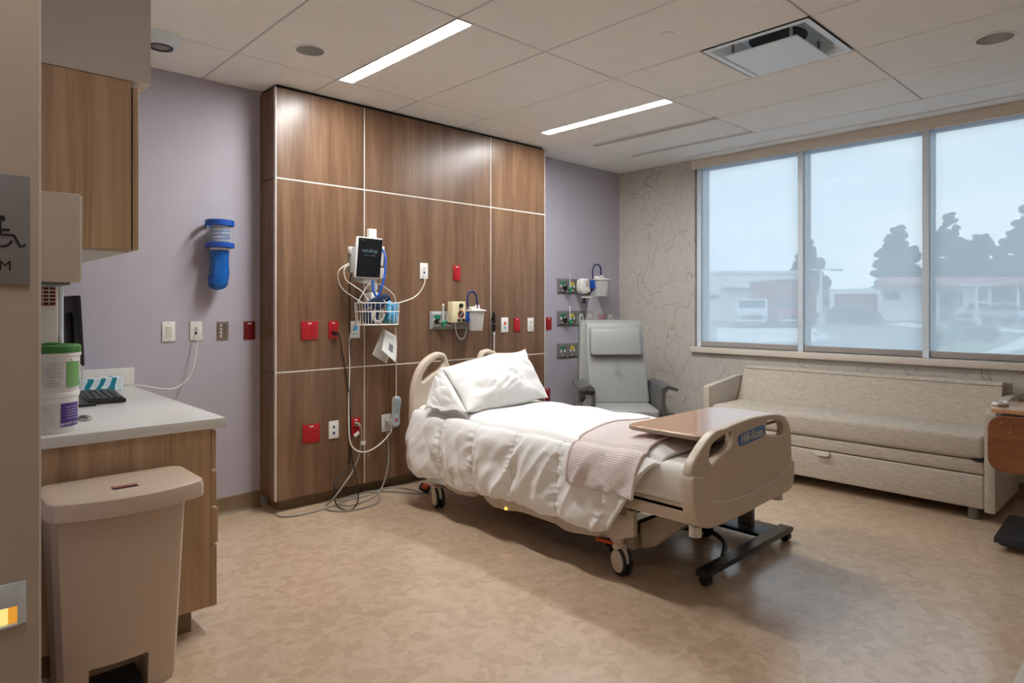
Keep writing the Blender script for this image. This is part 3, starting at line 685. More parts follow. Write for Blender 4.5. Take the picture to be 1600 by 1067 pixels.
# ------------------------------------------------------------------ overbed table over the foot of the bed
def rounded(x0, x1, y0, y1, r, k=5):
    out = []
    for cx, cy, a0 in ((x1-r, y1-r, 0), (x0+r, y1-r, PI/2), (x0+r, y0+r, PI), (x1-r, y0+r, 1.5*PI)):
        for i in range(k+1): a = a0+PI/2*i/k; out.append((cx+r*math.cos(a), cy+r*math.sin(a)))
    return out
ot = thing('overbed_table', (3.50, 1.78, 0), 'overbed table with a glossy wood top reaching over the foot of the bed', 'table', 'rolling overbed tables')
put(curve_plate([rounded(2.66, 3.53, 1.545, 1.99, .07)], .024, .006, smooth_loops=False), T((0, 0, .705)), 'table_top', 'tabletop', ot)
put(curve_plate([rounded(2.654, 3.536, 1.539, 1.996, .075), rounded(2.664, 3.526, 1.549, 1.986, .07)], .018, .002, smooth_loops=False), T((0, 0, .705)), 'edge_band', 'creamdark', ot)
MB().box((3.42, 1.68, .665), (3.53, 1.86, .693), .008).build('top_bracket', 'graypd', ot)
MB().box((3.478, 1.745, .07), (3.532, 1.815, .68), .006).build('column', 'chrome', ot)
MB().box((3.484, 1.735, .07), (3.526, 1.748, .25), .002).build('column_insert', 'graypd', ot)
MB().box((3.40, 1.58, .055), (3.62, 2.15, .075), .008).build('base_plate', 'blackm', ot)
for yy in (1.60, 2.13): MB().prism([(2.72, .052), (2.74, .075), (3.62, .085), (3.65, .070), (3.63, .052)], 'xz', yy-.032, yy+.032).build('base_leg', 'blackm', ot)
MB().tube([(2.98, 1.63, .07), (3.12, 1.70, .085), (3.22, 1.85, .085), (3.12, 2.02, .085), (2.98, 2.10, .07)], .014, 8).build('arched_brace', 'blackm', ot)
for x in (2.765, 3.615):
    for yy in (1.60, 2.13):
        c = MB(); c.cyl((x, yy, .03), (x, yy, .055), .008, n=8); o = c.build('caster', 'blackm', ot)
        for s in (-1, 1): MB().cyl((x+s*.004, yy, .026), (x+s*.018, yy, .026), .026, n=18).build('wheel', 'black', o)

# ------------------------------------------------------------------ second overbed table at the right edge
t2 = thing('overbed_table', (4.55, .45, 0), 'overbed table with hanging cherry leaf beside the right end of the sofa', 'table', 'rolling overbed tables')
put(curve_plate([rounded(4.285, 4.70, -.02, .795, .06)], .024, .005, smooth_loops=False), T((0, 0, .748)), 'table_top', 'tabletop', t2)
put(curve_plate([[(a, b_) for a, b_ in rounded(-.795, -.20, .425, .725, .07)]], .020, .004, smooth_loops=False), T((4.285, 0, 0)) @ FACE_NX, 'drop_leaf', 'tableflap', t2)
MB().lathe([(.026, .0), (.030, -.003), (.034, .0)], (4.276, .715, .665), 28, 'X', cap=False).build('cup_ring', 'tableflap', t2)
MB().box((4.30, .25, .70), (4.66, .74, .736), .006).build('drawer_box', 'graypd', t2)
MB().box((4.50, .38, .07), (4.57, .45, .72), .006).build('column', 'graypd', t2)
MB().box((4.42, .20, .05), (4.66, .62, .078), .01).build('base_plate', 'blackm', t2)
for yy in (.17, .70): MB().prism([(4.28, .045), (4.30, .07), (4.64, .095), (4.72, .095), (4.72, .05)], 'xz', yy-.07, yy+.07).build('base_leg', 'blackm', t2)
for yy in (.12, .75):
    c = MB(); c.cyl((4.42, yy, .03), (4.42, yy, .06), .008, n=8); o = c.build('caster', 'blackm', t2)
    for s in (-1, 1): MB().cyl((4.42+s*.004, yy, .028), (4.42+s*.02, yy, .028), .028, n=18).build('wheel', 'black', o)
tag(MB().tube([(4.60, .80, .60), (4.55, .805, .70), (4.45, .80, .763), (4.40, .77, .77), (4.46, .74, .768), (4.52, .76, .77)], .010, 8).build('cloth_strap', 'white'), 'white cloth strap hanging over the corner of the right table', 'strap')
# ================================================================== sofa under the window
sf = thing('sofa_bed', (5.1, 1.81, 0), 'long oatmeal sleeper sofa with pull-out base under the window', 'sofa')
SY0, SY1 = .905, 2.725
MB().box((4.785, SY0+.004, .075), (5.42, SY1-.004, .278), .012, 3).build('pull_out_base', 'sofa', sf)
MB().box((4.79, SY0+.004, .284), (5.42, SY1-.004, .368), .012, 3).build('seat_platform', 'sofa', sf)
MB().box((4.78, SY0+.004, .372), (5.36, SY1-.004, .520), .028, 4).build('seat_cushion', 'sofa', sf)
MB().prism([(5.21, .50), (5.34, .785), (5.355, .80), (5.42, .80), (5.50, .78), (5.50, .30), (5.21, .30)], 'xz', SY0+.006, SY1-.006).build('backrest', 'sofa', sf)
MB().tube([(5.335, SY0+.01, .780), (5.335, SY1-.01, .780)], .006, 8, 0).build('piping', 'sofa', sf)
for y0, y1 in ((.848, .903), (2.727, 2.780)):
    prof = [(4.765, .065), (4.765, .655), (4.775, .667), (5.24, .715), (5.50, .72), (5.50, .065)]
    b = MB().prism(prof, 'xz', y0, y1); es = [e for e in b.bm.edges]; bmesh.ops.bevel(b.bm, geom=es, offset=.007, segments=2, profile=.5, affect='EDGES')
    ar = b.build('arm', 'sofa', sf)
    MB().tube([(4.768, y0+.004, .09), (4.768, y0+.004, .645)], .004, 6, 0).build('welt', 'sofa', ar)
MB().box((5.44, SY0-.02, .30), (5.515, SY0+.02, .79), .005).build('back_side', 'sofa', sf)
for x in (4.84, 5.38):
    for y in (.97, 2.66): MB().lathe([(.03, .0), (.032, .01), (.030, .078)], (x, y, 0), 18).build('foot', 'sofalegs', sf)
MB().prism([(1.80, .278), (1.80, .262), (1.82, .250), (1.88, .250), (1.90, .262), (1.90, .278)], 'yz', 4.762, 4.788).build('pull_handle', 'strip', sf)
MB().box((4.775, .906, .368), (4.80, .965, .380)).build('hinge_strap', 'black', sf)

# ================================================================== recliner in the corner
rc = thing('recliner_chair', (4.50, 3.42, 0), 'light grey vinyl recliner with dark grey arms in the corner by the wallpaper', 'armchair', rz=-YAW)
R = Matrix.Identity(3)
def rb(name, mat, b, p=rc): return b.build(name, mat, p, world=False)
def slab_loft(p, w0, w1, th):                          # leaning back cushion: bottom centre / top centre, widths, thickness
    return p
# local frame: x' to the viewer's right, -y' towards the viewer
def back(x0b, x1b, x0t, x1t, yb, yt, zb, zt, th, r):
    b = MB(); vs = []
    for z, y, a, c in ((zb, yb, x0b, x1b), (zt, yt, x0t, x1t)):
        vs += [b.bm.verts.new((a, y, z)), b.bm.verts.new((c, y, z)), b.bm.verts.new((c, y+th, z+th*.25)), b.bm.verts.new((a, y+th, z+th*.25))]
    for f in ((0, 1, 5, 4), (1, 2, 6, 5), (2, 3, 7, 6), (3, 0, 4, 7), (3, 2, 1, 0), (4, 5, 6, 7)): b.bm.faces.new([vs[i] for i in f])
    bmesh.ops.recalc_face_normals(b.bm, faces=b.bm.faces)
    bmesh.ops.bevel(b.bm, geom=list(b.bm.edges), offset=r, segments=3, profile=.5, affect='EDGES'); return b
rb('backrest', 'vinyl', back(-.255, .275, -.265, .245, .06, .27, .47, 1.155, .13, .02))
rb('back_wing', 'vinyle', back(-.345, -.24, -.315, -.245, .10, .265, .50, 1.16, .13, .02))
rb('back_shell', 'vinyle', back(-.335, .29, -.31, .25, .18, .40, .40, 1.14, .06, .015))
hr = rb('headrest', 'vinyl', back(-.235, .225, -.23, .215, .125, .19, .875, 1.105, .09, .025))
rb('seam_tab', 'vinyle', MB().box((-.02, .080, .80), (.02, .110, .808), .002))
b = MB().box((-.245, -.34, .36), (.275, .16, .475), .03, 4); rb('seat', 'vinyl', b)
rb('footrest', 'vinyl', MB().box((-.24, -.385, .10), (.27, -.335, .40), .02, 3))
for s in (-1, 1):
    xi = -.25 if s < 0 else .28; xo = xi+s*.115
    lo, hi = min(xi, xo), max(xi, xo)
    rb('arm_base', 'vinyl', MB().box((lo+.005, -.32, .08), (hi-.015, .30, .46), .015))
    prof = [(xi, .44), (xi, .63), (xi+s*.012, .655), (xi+s*.05, .672), (xi+s*.13, .648), (xi+s*.137, .632), (xi+s*.125, .625), (xi+s*.055, .640), (xi+s*.035, .615), (xi+s*.03, .53), (xi+s*.05, .455), (xi+s*.115, .440), (xi+s*.115, .425), (xi, .425)]
    rb('armrest', 'vinyld', MB().prism(prof, 'xz', -.345, .22))
    if s < 0:
        rb('arm_panel', 'vinyle', MB().prism([(xi, .43), (xi, .64), (xi-.045, .645), (xi-.085, .60), (xi-.075, .565), (xi-.105, .53), (xi-.06, .46)], 'xz', -.335, -.325))
        rb('recline_lever', 'black', MB().box((xi-.10, -.352, .60), (xi-.01, -.345, .628), .003))
    for y in (-.27, .27): rb('glide', 'black', MB().cyl((xi+s*.05, y, 0), (xi+s*.05, y, .085), .022, n=14))
rb('under_frame', 'black', MB().box((-.22, -.28, .12), (.25, .25, .20)))

# ================================================================== desk at the left
dk = thing('desk_cabinet', (.57, 3.4, 0), 'light oak drawer cabinet under the white counter at left', 'cabinet')
MB().box((XL+.001, 2.745, .10), (.926, 4.20, .819), .002, 1).build('cabinet_body', 'oak', dk)
MB().box((XL+.001, 2.80, .0), (.868, 4.20, .10)).build('toe_kick', 'base', dk, smooth=0)
for k, (z0, z1, dx) in enumerate(((.652, .805, 0), (.503, .642, .002), (.352, .493, .008), (.098, .342, .003))):
    for y0, y1 in ((2.747, 3.46), (3.466, 4.19)):
        MB().box((.928, y0, z0), (.947+(dx if y0 < 3 else 0), y1, z1), .0015, 1).build('drawer_front', 'oak', dk)
MB().box((.9262, 2.75, .11), (.9285, 4.19, .80)).build('drawer_gap', 'dark', dk, smooth=0)
ct = thing('desk_counter', (.6, 3.4, .82), 'white quartz counter with low backsplash on the oak cabinet', 'countertop')
MB().box((XL+.001, 2.712, .820), (.975, 4.238, .860), .004, 2).build('counter_slab', 'quartz', ct)
MB().box((XL+.001, 4.212, .860), (1.0, 4.239, .957), .003, 2).build('backsplash', 'quartz', ct)
uc = thing('wall_cabinet', (.44, 3.4, 1.52), 'light oak wall cabinet hung under the soffit at top left', 'cabinet')
MB().box((XL+.001, 2.75, 1.520), (.642, 4.238, 2.149), .002, 1).build('cabinet_body', 'oak', uc)
for y0, y1 in ((2.751, 3.24), (3.246, 3.735), (3.741, 4.23)): MB().box((.648, y0, 1.520), (.668, y1, 2.13), .0015, 1).build('cabinet_door', 'oak', uc)
MB().box((XL+.01, 2.77, 1.512), (.64, 4.23, 1.5195)).build('bottom_panel', 'soffit', uc, smooth=0)
tag(MB().lathe([(0, -.03), (.018, -.026), (.026, -.012), (.026, 0), (0, 0)], (.475, 2.83, 1.512), 18).build('puck_light', 'frost'), 'small frosted puck light under the oak wall cabinet', 'lamp')

# dispenser and housing on the left wall
dp = thing('towel_dispenser', (.31, 2.5, 1.38), 'taupe paper towel dispenser box mounted beside the oak wall cabinet', 'dispenser')
MB().box((XL+.001, 2.36, 1.382), (.414, 2.66, 1.652), .006, 2).build('housing', 'beigewall', dp)
MB().box((.408, 2.363, 1.386), (.418, 2.657, 1.648), .003, 2).build('front_cover', 'offwhite', dp)
MB().box((XL+.03, 2.38, 1.374), (.39, 2.64, 1.383), .002).build('paper_slot', 'graypd', dp)
eq = thing('wall_housing', (.35, 3.05, .98), 'white upright wall housing with a red-lined grille above the wipe tubs', 'housing')
MB().box((XL+.001, 3.02, .93), (.458, 3.10, 1.50), .008, 2).build('body', 'offwhite', eq)
gr = MB().box((.385, 3.014, 1.312), (.448, 3.021, 1.382), .008, 2).build('grille', 'redd', eq)
gb = MB()
for k in range(4): gb.box((.387, 3.011, 1.325+k*.014), (.446, 3.0145, 1.329+k*.014))
for k in range(2): gb.box((.405+k*.02, 3.010, 1.314), (.408+k*.02, 3.0145, 1.380))
gb.build('grille_bars', 'offwhite', gr, smooth=0)
MB().box((.460, 3.03, .93), (.476, 3.07, 1.50), .005, 2).build('side_rail', 'metalwhite', eq)
MB().box((.462, 3.022, 1.16), (.472, 3.031, 1.20), .002).build('latch', 'white', eq)
# monitor
mo = thing('computer_monitor', (.60, 3.52, .86), 'black computer monitor seen from behind on the counter', 'monitor')
rx = Matrix.Rotation(-.05, 3, 'Y')
MB().obox(Vector((.572, 3.53, 1.205)), (.022, .50, .30), rx, .004).build('screen_housing', 'black', mo)
MB().obox(Vector((.552, 3.53, 1.19)), (.03, .34, .19), rx, .012).build('back_cover', 'black', mo)
MB().obox(Vector((.5835, 3.53, 1.205)), (.002, .48, .28), rx).build('display', 'screen', mo)
MB().obox(Vector((.550, 3.53, .98)), (.03, .06, .24), Matrix.Rotation(0, 3, 'Y'), .006).build('stand_neck', 'black', mo)
MB().box((.47, 3.42, .8605), (.66, 3.64, .872), .004).build('stand_base', 'black', mo)
# keyboard
kb = thing('keyboard', (.71, 3.57, .86), 'black computer keyboard lying on the counter', 'keyboard')
K = [AZ(145.7, 633, .868), AZ(194, 627.5, .868), AZ(169, 611, .868), AZ(129, 612, .868)]
ky = (K[2]+K[3]-K[0]-K[1])/2; kl = ky.length; ky.normalize(); kx = Vector((ky.y, -ky.x, 0)); kc = sum(K, Vector())/4; kc.z = .861
KR = Matrix((kx, ky, Vector((0, 0, 1)))).transposed()
kl, kw = .44, .15
MB().obox(kc+Vector((0, 0, .010)), (kw, kl, .018), KR, .005).build('keyboard_case', 'black', kb)
def keypart(i0, i1, rows, nm):
    b = MB()
    return b
for r_ in range(5):
    n = 14
    for q in range(n):
        lx = -kw/2+.018+r_*.027; ly = -kl/2+.018+q*(kl-.03)/n
        p = kc+kx*(lx+.0)+ky*(ly+.013); MB().obox(p+Vector((0, 0, .0215)), (.022, .026, .006), KR, .002, 1).build('key', 'blackm', kb)
# mouse puck and cable clip
tag(MB().lathe([(.0, .0), (.03, .0), (.032, .006), (.022, .016), (0, .02)], (.545, 3.03, .8605), 20, sx=.8, sy=1.3).build('cable_puck', 'chrome'), 'small grey metal puck on the counter behind the wipe tubs', 'puck')
tb = thing('tissue_box', (.785, 4.03, .86), 'teal and white patterned tissue box against the backsplash', 'tissue box')
tr_ = Matrix.Rotation(.12, 3, 'Z')
MB().obox(Vector((.775, 4.02, .895)), (.215, .115, .068), tr_, .003, 1).build('carton', 'tissue', tb)
MB().obox(Vector((.775, 4.02, .9293)), (.12, .045, .001), tr_).build('opening', 'paperw', tb)
def tub(z, r, h, name, label, lid):
    t = thing('wipe_tub', (.408, 2.845, z), label, 'wipe tub', 'tubs of wipes on the counter')
    c = Vector((.408, 2.845, z))
    MB().lathe([(r*.93, 0), (r*.95, .004), (r, h-.035), (r, h-.02), (r+.004, h-.018), (r+.004, h-.006), (r, h-.004), (r*.9, h)], c, 36).build('tub_body', 'white', t)
    if lid:
        ld = MB().lathe([(r+.002, h-.012), (r+.004, h-.008), (r+.004, h+.016), (r-.004, h+.022), (r*.5, h+.022), (r*.42, h+.014), (0, h+.014)], c, 36).build('lid', 'greenlid', t)
        MB().lathe([(r*.3, h+.012), (r*.34, h+.026), (r*.2, h+.030), (0, h+.030)], c+Vector((0, -.01, 0)), 20).build('lid_flap', 'greenlid', ld)
        hd = MB(); hd.tube([c+Vector((r*.55, -r*.85, h-.03)), c+Vector((r*.98, -r*.32, h-.06)), c+Vector((r*1.08, 0, .03)), c+Vector((r*.95, .02, .0))], .003, 6); hd.build('handle', 'white', t)
    return t, c
def wrap(t, c, r, a0, a1, z0, z1, nm, mat):
    b = MB(); b.grid(lambda i, j: c+Vector((r*math.cos(a0+(a1-a0)*i), r*math.sin(a0+(a1-a0)*i), z0+(z1-z0)*j)), 16, 2); return b.build(nm, mat, t, recalc=False)
def around(c, r, ang, z, s, size, mat, par):
    m = T(c+Vector((r*math.cos(ang), r*math.sin(ang), z))) @ Matrix.Rotation(ang+PI/2, 4, 'Z') @ Matrix.Rotation(PI/2, 4, 'X')
    return put(text_mesh(s, size, .0003, bold=.0002), m, 'lettering', mat, par)
d2r = math.radians
t, c = tub(.8605, .083, .145, 'a', 'white wipe tub with purple label under the green-lidded tub', False)
lb = wrap(t, c, .0842, d2r(-78), d2r(-28), .022, .105, 'label_panel', 'purple'); around(c, .0850, d2r(-55), .032, 'DO NOT FLUSH', .011, 'labelw', lb)
for k in range(5): around(c, .0834, d2r(-52), .052+k*.009, '.'*1+'-'*14, .008, 'inkg', lb) if False else wrap(lb, c, .0848, d2r(-66), d2r(-36), .050+k*.010, .0512+k*.010, 'print_line', 'labelw')
wrap(t, c, .0842, d2r(-130), d2r(-80), .022, .105, 'label_panel', 'labelw')
t, c = tub(1.0, .088, .150, 'b', 'white wipe tub with green lid and green label on top of the stack', True)
lb = wrap(t, c, .0892, d2r(-68), d2r(-28), .022, .112, 'label_panel', 'greenlab')
lw = wrap(t, c, .0892, d2r(-130), d2r(-69), .022, .112, 'label_panel', 'labelw')
for k in range(7): wrap(lw, c, .0898, d2r(-110), d2r(-78-5*(k % 3)), .03+k*.010, .0313+k*.010, 'print_line', 'inkg')

# ================================================================== step bin
bn = thing('step_bin', (.55, 2.53, 0), 'beige slim step-on bin standing in front of the oak cabinet', 'bin')
def bow(x0, x1, y0, y1, bulge, r=.05, n=30):
    pts = []
    for i in range(n+1):
        k = i/n; x = x0+r*.3+(x1-x0-r*.6)*k; pts.append((x, y0-bulge*(1-(2*k-1)**2)))
    pts += [(x1, y0+r*.6), (x1, y1-r*.5), (x1-r*.4, y1), (x0+r*.4, y1), (x0, y1-r*.5), (x0, y0+r*.6)]
    return pts
rows = []
bb = MB()
lv = [(0, bow(.385, .725, 2.50, 2.655, .03)), (.02, bow(.380, .730, 2.497, 2.657, .03)), (.655, bow(.352, .748, 2.445, 2.665, .04))]
V = [[bb.bm.verts.new((x, y, z)) for x, y in P] for z, P in lv]
for a, q in zip(V, V[1:]):
    for i in range(len(a)):
        k = (i+1) % len(a)
        if a is V[1] : pass
        bb.bm.faces.new((a[i], a[k], q[k], q[i]))
bb.bm.faces.new(V[0][::-1]); bb.bm.faces.new(V[-1])
body = bb.build('bin_body', 'binb', bn, smooth=0)
# pedal recess: cut with a boolean-free arch frame standing proud of a dark opening
cut = MB().box((.455, 2.38, -.01), (.628, 2.575, .135), .006); co = cut.build('cutter', 'dark', None)
md = body.modifiers.new('pedal_recess', 'BOOLEAN'); md.operation = 'DIFFERENCE'; md.solver = 'EXACT'
co.location = -ORG['step_bin']; md.object = co
body.data.transform(Matrix.Identity(4))
# evaluate the recess now so that no helper object is left
bpy.context.view_layer.update()
co.location = (0, 0, 0); bpy.context.view_layer.update()
me2 = bpy.data.meshes.new_from_object(body.evaluated_get(bpy.context.evaluated_depsgraph_get()))
body.modifiers.clear(); body.data = me2
bpy.data.objects.remove(co)
pd = MB().prism([(2.44, .02), (2.44, .035), (2.50, .06), (2.585, .06), (2.585, .035), (2.47, .02)], 'yz', .475, .610); pd.build('pedal', 'black', bn)
MB().box((.45, 2.582, .0), (.635, 2.588, .13)).build('recess_back', 'black', bn, smooth=0)
lid = bow(.335, .795, 2.395, 2.690, .055, .06)
b = MB(); lv = [(.648, lid), (.682, lid), (.700, [(.565+(x-.565)*.985, 2.55+(y-2.55)*.97) for x, y in lid]), (.706, [(.565+(x-.565)*.94, 2.55+(y-2.55)*.91) for x, y in lid])]
V = [[b.bm.verts.new((x, y, z)) for x, y in P] for z, P in lv]
for a, q in zip(V, V[1:]):
    for i in range(len(a)): k = (i+1) % len(a); b.bm.faces.new((a[i], a[k], q[k], q[i]))
b.bm.faces.new(V[0][::-1]); b.bm.faces.new(V[-1]); ld = b.build('lid', 'binb', bn, smooth=30)
LP = [AZ(*p, .7065) for p in ((178.5, 760.5), (208.5, 755), (211.5, 760), (181.5, 766))]
lc = sum(LP, Vector())/4
pl = MB().box((lc.x-.037, lc.y-.019, .7062), (lc.x+.037, lc.y+.019, .7085), .001, 1).build('logo_plate', 'ink', ld)
MB().box((lc.x-.033, lc.y-.008, .7085), (lc.x+.033, lc.y+.014, .7090)).build('logo_band', 'red', pl, smooth=0)
put(text_mesh('Rubbermaid', .0135, .0002), T((lc.x, lc.y+.003, .7094)), 'lettering', 'labelw', pl)

# ================================================================== entry wall pieces
sg = thing('room_sign', (.09, YE, 1.35), 'grey restroom sign with black wheelchair symbol on the entry wall', 'sign')
MB().box((-.012, YE-.008, 1.350), (.195, YE-.0005, 1.566), .003, 2).build('sign_plate', 'signp', sg)
W0 = Vector((.148, YE-.0095, 1.44)); k = .0165*.1/.1
def sx(u, v): p = AY(u, v, YE-.009); return p
ws = [MB().lathe([(0, -.001), (.0055, -.001), (.0055, .001), (0, .001)], AY(3, 341, YE-.009), 16, 'Y')]
ws[0].build('wheelchair_head', 'ink', sg)
sb = MB()
sb.tube([AY(0, 347, YE-.009), AY(1, 366, YE-.009), AY(22, 367.5, YE-.009), AY(32, 385.5, YE-.009), AY(40, 382.5, YE-.009)], .0022, 6, 0)
sb.tube([AY(1, 358.5, YE-.009), AY(15, 359, YE-.009)], .002, 6, 0)
cc = AY(2, 372, YE-.009)
sb.tube([cc+Vector((.0165*math.cos(a), 0, .0155*math.sin(a))) for a in [d2r(160+ i*17) for i in range(12)]], .002, 6, 0)
sb.build('wheelchair_symbol', 'ink', sg)
put(text_mesh('RESTROOM', .0265, .0004, align='RIGHT'), T((AY(18.5, 416, YE-.0085).x, YE-.0085, AY(18, 416, YE-.0085).z)) @ FACE_NY, 'lettering', 'ink', sg)
nl = thing('night_light', (.12, YE, .70), 'recessed amber night light glowing low on the entry wall', 'night light')
p1 = AY(38, 908, YE); p0 = AY(38, 962, YE)
zt, zb = p1.z+.004, p0.z-.012
MB().box((.03, YE-.010, (zt+zb)/2-.004), (.188, YE-.0005, zt), .003, 2).build('hood', 'metalwhite', nl)
MB().box((.036, YE-.005, zb+.006), (.160, YE-.0008, (zt+zb)/2-.004)).build('glow_lens', 'amber', nl, smooth=0)
MB().box((.03, YE-.012, zb), (.188, YE-.0005, zb+.005), .002).build('lip', 'metalwhite', nl)
MB().box((.174, YE-.012, zb), (.188, YE-.0005, zt), .002).build('end_cap', 'metalwhite', nl)
MB().box((.160, YE-.0055, zb+.006), (.174, YE-.0006, (zt+zb)/2-.004)).build('glow_edge', 'amberedge', nl, smooth=0)
# sink counter whose corner enters at the lower right
sk = thing('sink_cabinet', (1.6, -.2, 0), 'low oak cabinet below the white counter corner at the bottom right', 'cabinet')
MB().box((.80, Y0+.001, .1), (2.4, .12, .82)).build('cabinet_body', 'oak', sk); MB().box((.80, Y0+.001, 0), (2.4, .06, .1)).build('toe_kick', 'base', sk)
for q in range(3): MB().box((.805+q*.533, .121, .11), (.805+q*.533+.525, .139, .81), .0015, 1).build('cabinet_door', 'oak', sk)
tag(MB().box((.78, Y0+.001, .8202), (2.42, .157, .860), .004, 2).build('sink_counter', 'quartz'), 'white counter corner entering the picture at the bottom right', 'countertop')
# ================================================================== wall plates
def wall_plate(name, x, z, y, label, cat, mat='white', w_=.072, h_=.118, kind=None, group=None):
    """plate on a wall that faces -y"""
    t = thing(name, (x, y, z), label, cat, group)
    p = MB().box((x-w_/2, y-.007, z-h_/2), (x+w_/2, y-.0002, z+h_/2), .0025, 2).build('cover_plate', mat, t)
    def bx(nm, dx, dz, ww, hh, m, d=.0015, par=None): return MB().box((x+dx-ww/2, y-.0072-d, z+dz-hh/2), (x+dx+ww/2, y-.0065, z+dz+hh/2), min(.001, d*.4), 1).build(nm, m, par or t)
    if kind == 'duplex':
        so = {'white': 'offwhite', 'red': 'red'}.get(mat, mat)
        for dz in (.021, -.021):
            q = bx('receptacle', 0, dz, .036, .030, so)
            for dx in (-.007, .007): bx('slot', dx, dz+.003, .0025, .009, 'slot' if mat != 'red' else 'redd', .0022, q)
            bx('slot', 0, dz-.008, .004, .004, 'slot' if mat != 'red' else 'redd', .0022, q)
        if mat == 'red': bx('id_label', 0, .046, .022, .009, 'labelw', .001)
    if kind == 'quad':
        for dx in (-.024, .024):
            for dz in (.016, -.024):
                q = bx('receptacle', dx, dz, .034, .030, 'red'); bx('slot', -.006+dx, dz, .0025, .009, 'redd', .0022, q); bx('slot', .006+dx, dz, .0025, .009, 'redd', .0022, q)
        bx('id_label', 0, .046, .026, .009, 'labelw', .001)
    if kind == 'switch':
        bx('rocker', 0, .012, .030, .036, 'offwhite', .004); bx('rocker', 0, -.022, .030, .022, 'offwhite', .003)
        for dz in (.05, -.05): bx('screw', 0, dz, .005, .005, 'grayp', .0006)
    if kind == 'jack':
        q = bx('jack_module', 0, .010, .018, .026, 'offwhite', .002); bx('jack', 0, .020, .010, .008, 'pewter', .004, q); bx('jack', 0, -.014, .014, .014, 'navy', .0012, t)
        for dz in (.05, -.05): bx('screw', 0, dz, .004, .004, 'grayp', .0006)
    if kind == 'data':
        for dz in (.018, -.022): bx('data_jack', 0, dz, .015, .016, 'navy', .0015)
    if kind == 'steel':
        bx('button_panel', -.004, 0, .036, .092, 'pewter', .001)
        for k in range(4): bx('button', -.012, .033-k*.022, .010, .014, 'offwhite', .002); bx('print', .010, .033-k*.022, .014, .003, 'ink', .0012)
    if kind == 'call':
        bx('call_button', 0, .014, .020, .026, 'orange', .003); bx('mark', 0, -.024, .022, .016, 'teal', .0008)
        bx('code_mark', -.012, -.006, .010, .006, 'inkg', .0008)
    if kind == 'display':
        bx('display', 0, .012, .034, .040, 'lightblue', .001); bx('button', -.01, -.028, .012, .008, 'green', .002); bx('button', .01, -.028, .012, .008, 'teal', .002)
    if kind == 'blank':
        bx('id_label', 0, .044, .022, .009, 'labelw', .001)
    return t
def DX(u, y): return AY(u, 500, y).x
Yw, Yp = YH, PY
wall_plate('light_switch', 1.187, 1.157, Yw, 'white light switch plate nearest to the counter', 'switch', kind='switch')
wall_plate('data_outlet', 1.342, 1.157, Yw, 'white data outlet with a cable plugged in on the lavender wall', 'outlet', kind='jack')
wall_plate('nurse_panel', 1.500, 1.155, Yw, 'pewter button panel between the data outlet and red plate', 'control panel', 'pewter', .070, .115, 'steel')
wall_plate('red_outlet', 1.668, 1.152, Yw, 'dark red wall plate on the lavender wall left of the panelling', 'outlet', 'redd', .074, .118, 'blank')
wall_plate('red_outlet', DX(483.5, Yp), 1.150, Yp, 'wide red four-socket outlet at left of the walnut panel', 'outlet', 'red', .118, .122, 'quad')
wall_plate('red_outlet', DX(520.5, Yp), 1.150, Yp, 'red outlet with a black plug beside the monitor cables', 'outlet', 'red', .072, .120, 'duplex')
wall_plate('data_outlet', DX(554.5, Yp), 1.148, Yp, 'white plate with blue display behind the hanging cables', 'control panel', kind='display')
wall_plate('red_outlet', DX(486, Yp), .478, Yp, 'wide red four-socket outlet low on the walnut panel', 'outlet', 'red', .118, .122, 'quad')
wall_plate('data_outlet', DX(521, Yp), .482, Yp, 'white plate with two blue data jacks low on the panel', 'outlet', kind='data')
wall_plate('red_outlet', DX(555.5, Yp), .482, Yp, 'low red outlet with a grey power plug', 'outlet', 'red', .072, .122, 'duplex')
wall_plate('bed_outlet', DX(603, Yp), .478, Yp, 'white outlet beside the hanging bed remote', 'outlet', 'white', .076, .122, 'duplex')
wall_plate('data_outlet', DX(662, Yp), 1.572, Yp, 'white data outlet with a cable sweeping to the wire basket', 'outlet', kind='jack')
wall_plate('red_outlet', DX(713.5, Yp), 1.568, Yp, 'single red outlet high on the walnut panel', 'outlet', 'red', kind='duplex')
wall_plate('call_plate', DX(788, Yp), 1.152, Yp, 'white call plate with orange button right of the suction canister', 'call button', w_=.080, h_=.124, kind='call')
wall_plate('red_outlet', DX(807.5, Yp), 1.150, Yp, 'red outlet between the white call plate and white outlet', 'outlet', 'red', kind='duplex')
wall_plate('white_outlet', DX(828.5, Yp), 1.148, Yp, 'white outlet at the right edge of the walnut panel', 'outlet', kind='duplex')
wall_plate('red_outlet', 4.484, 1.145, Yw, 'red outlet on lavender wall beside the grey gas panels', 'outlet', 'red', .074, .118, 'duplex')
wall_plate('red_outlet', 4.462, .478, Yw, 'low red outlet half hidden behind the bed at the panel edge', 'outlet', 'red', .074, .118, 'duplex')
wall_plate('red_outlet', DX(939.5, Yw), 1.165, Yw, 'wide red outlet peeking above the recliner headrest', 'outlet', 'red', .118, .118, 'quad')
wall_plate('data_outlet', DX(953, Yw), 1.160, Yw, 'white data outlet in the corner above the recliner', 'outlet', kind='data')
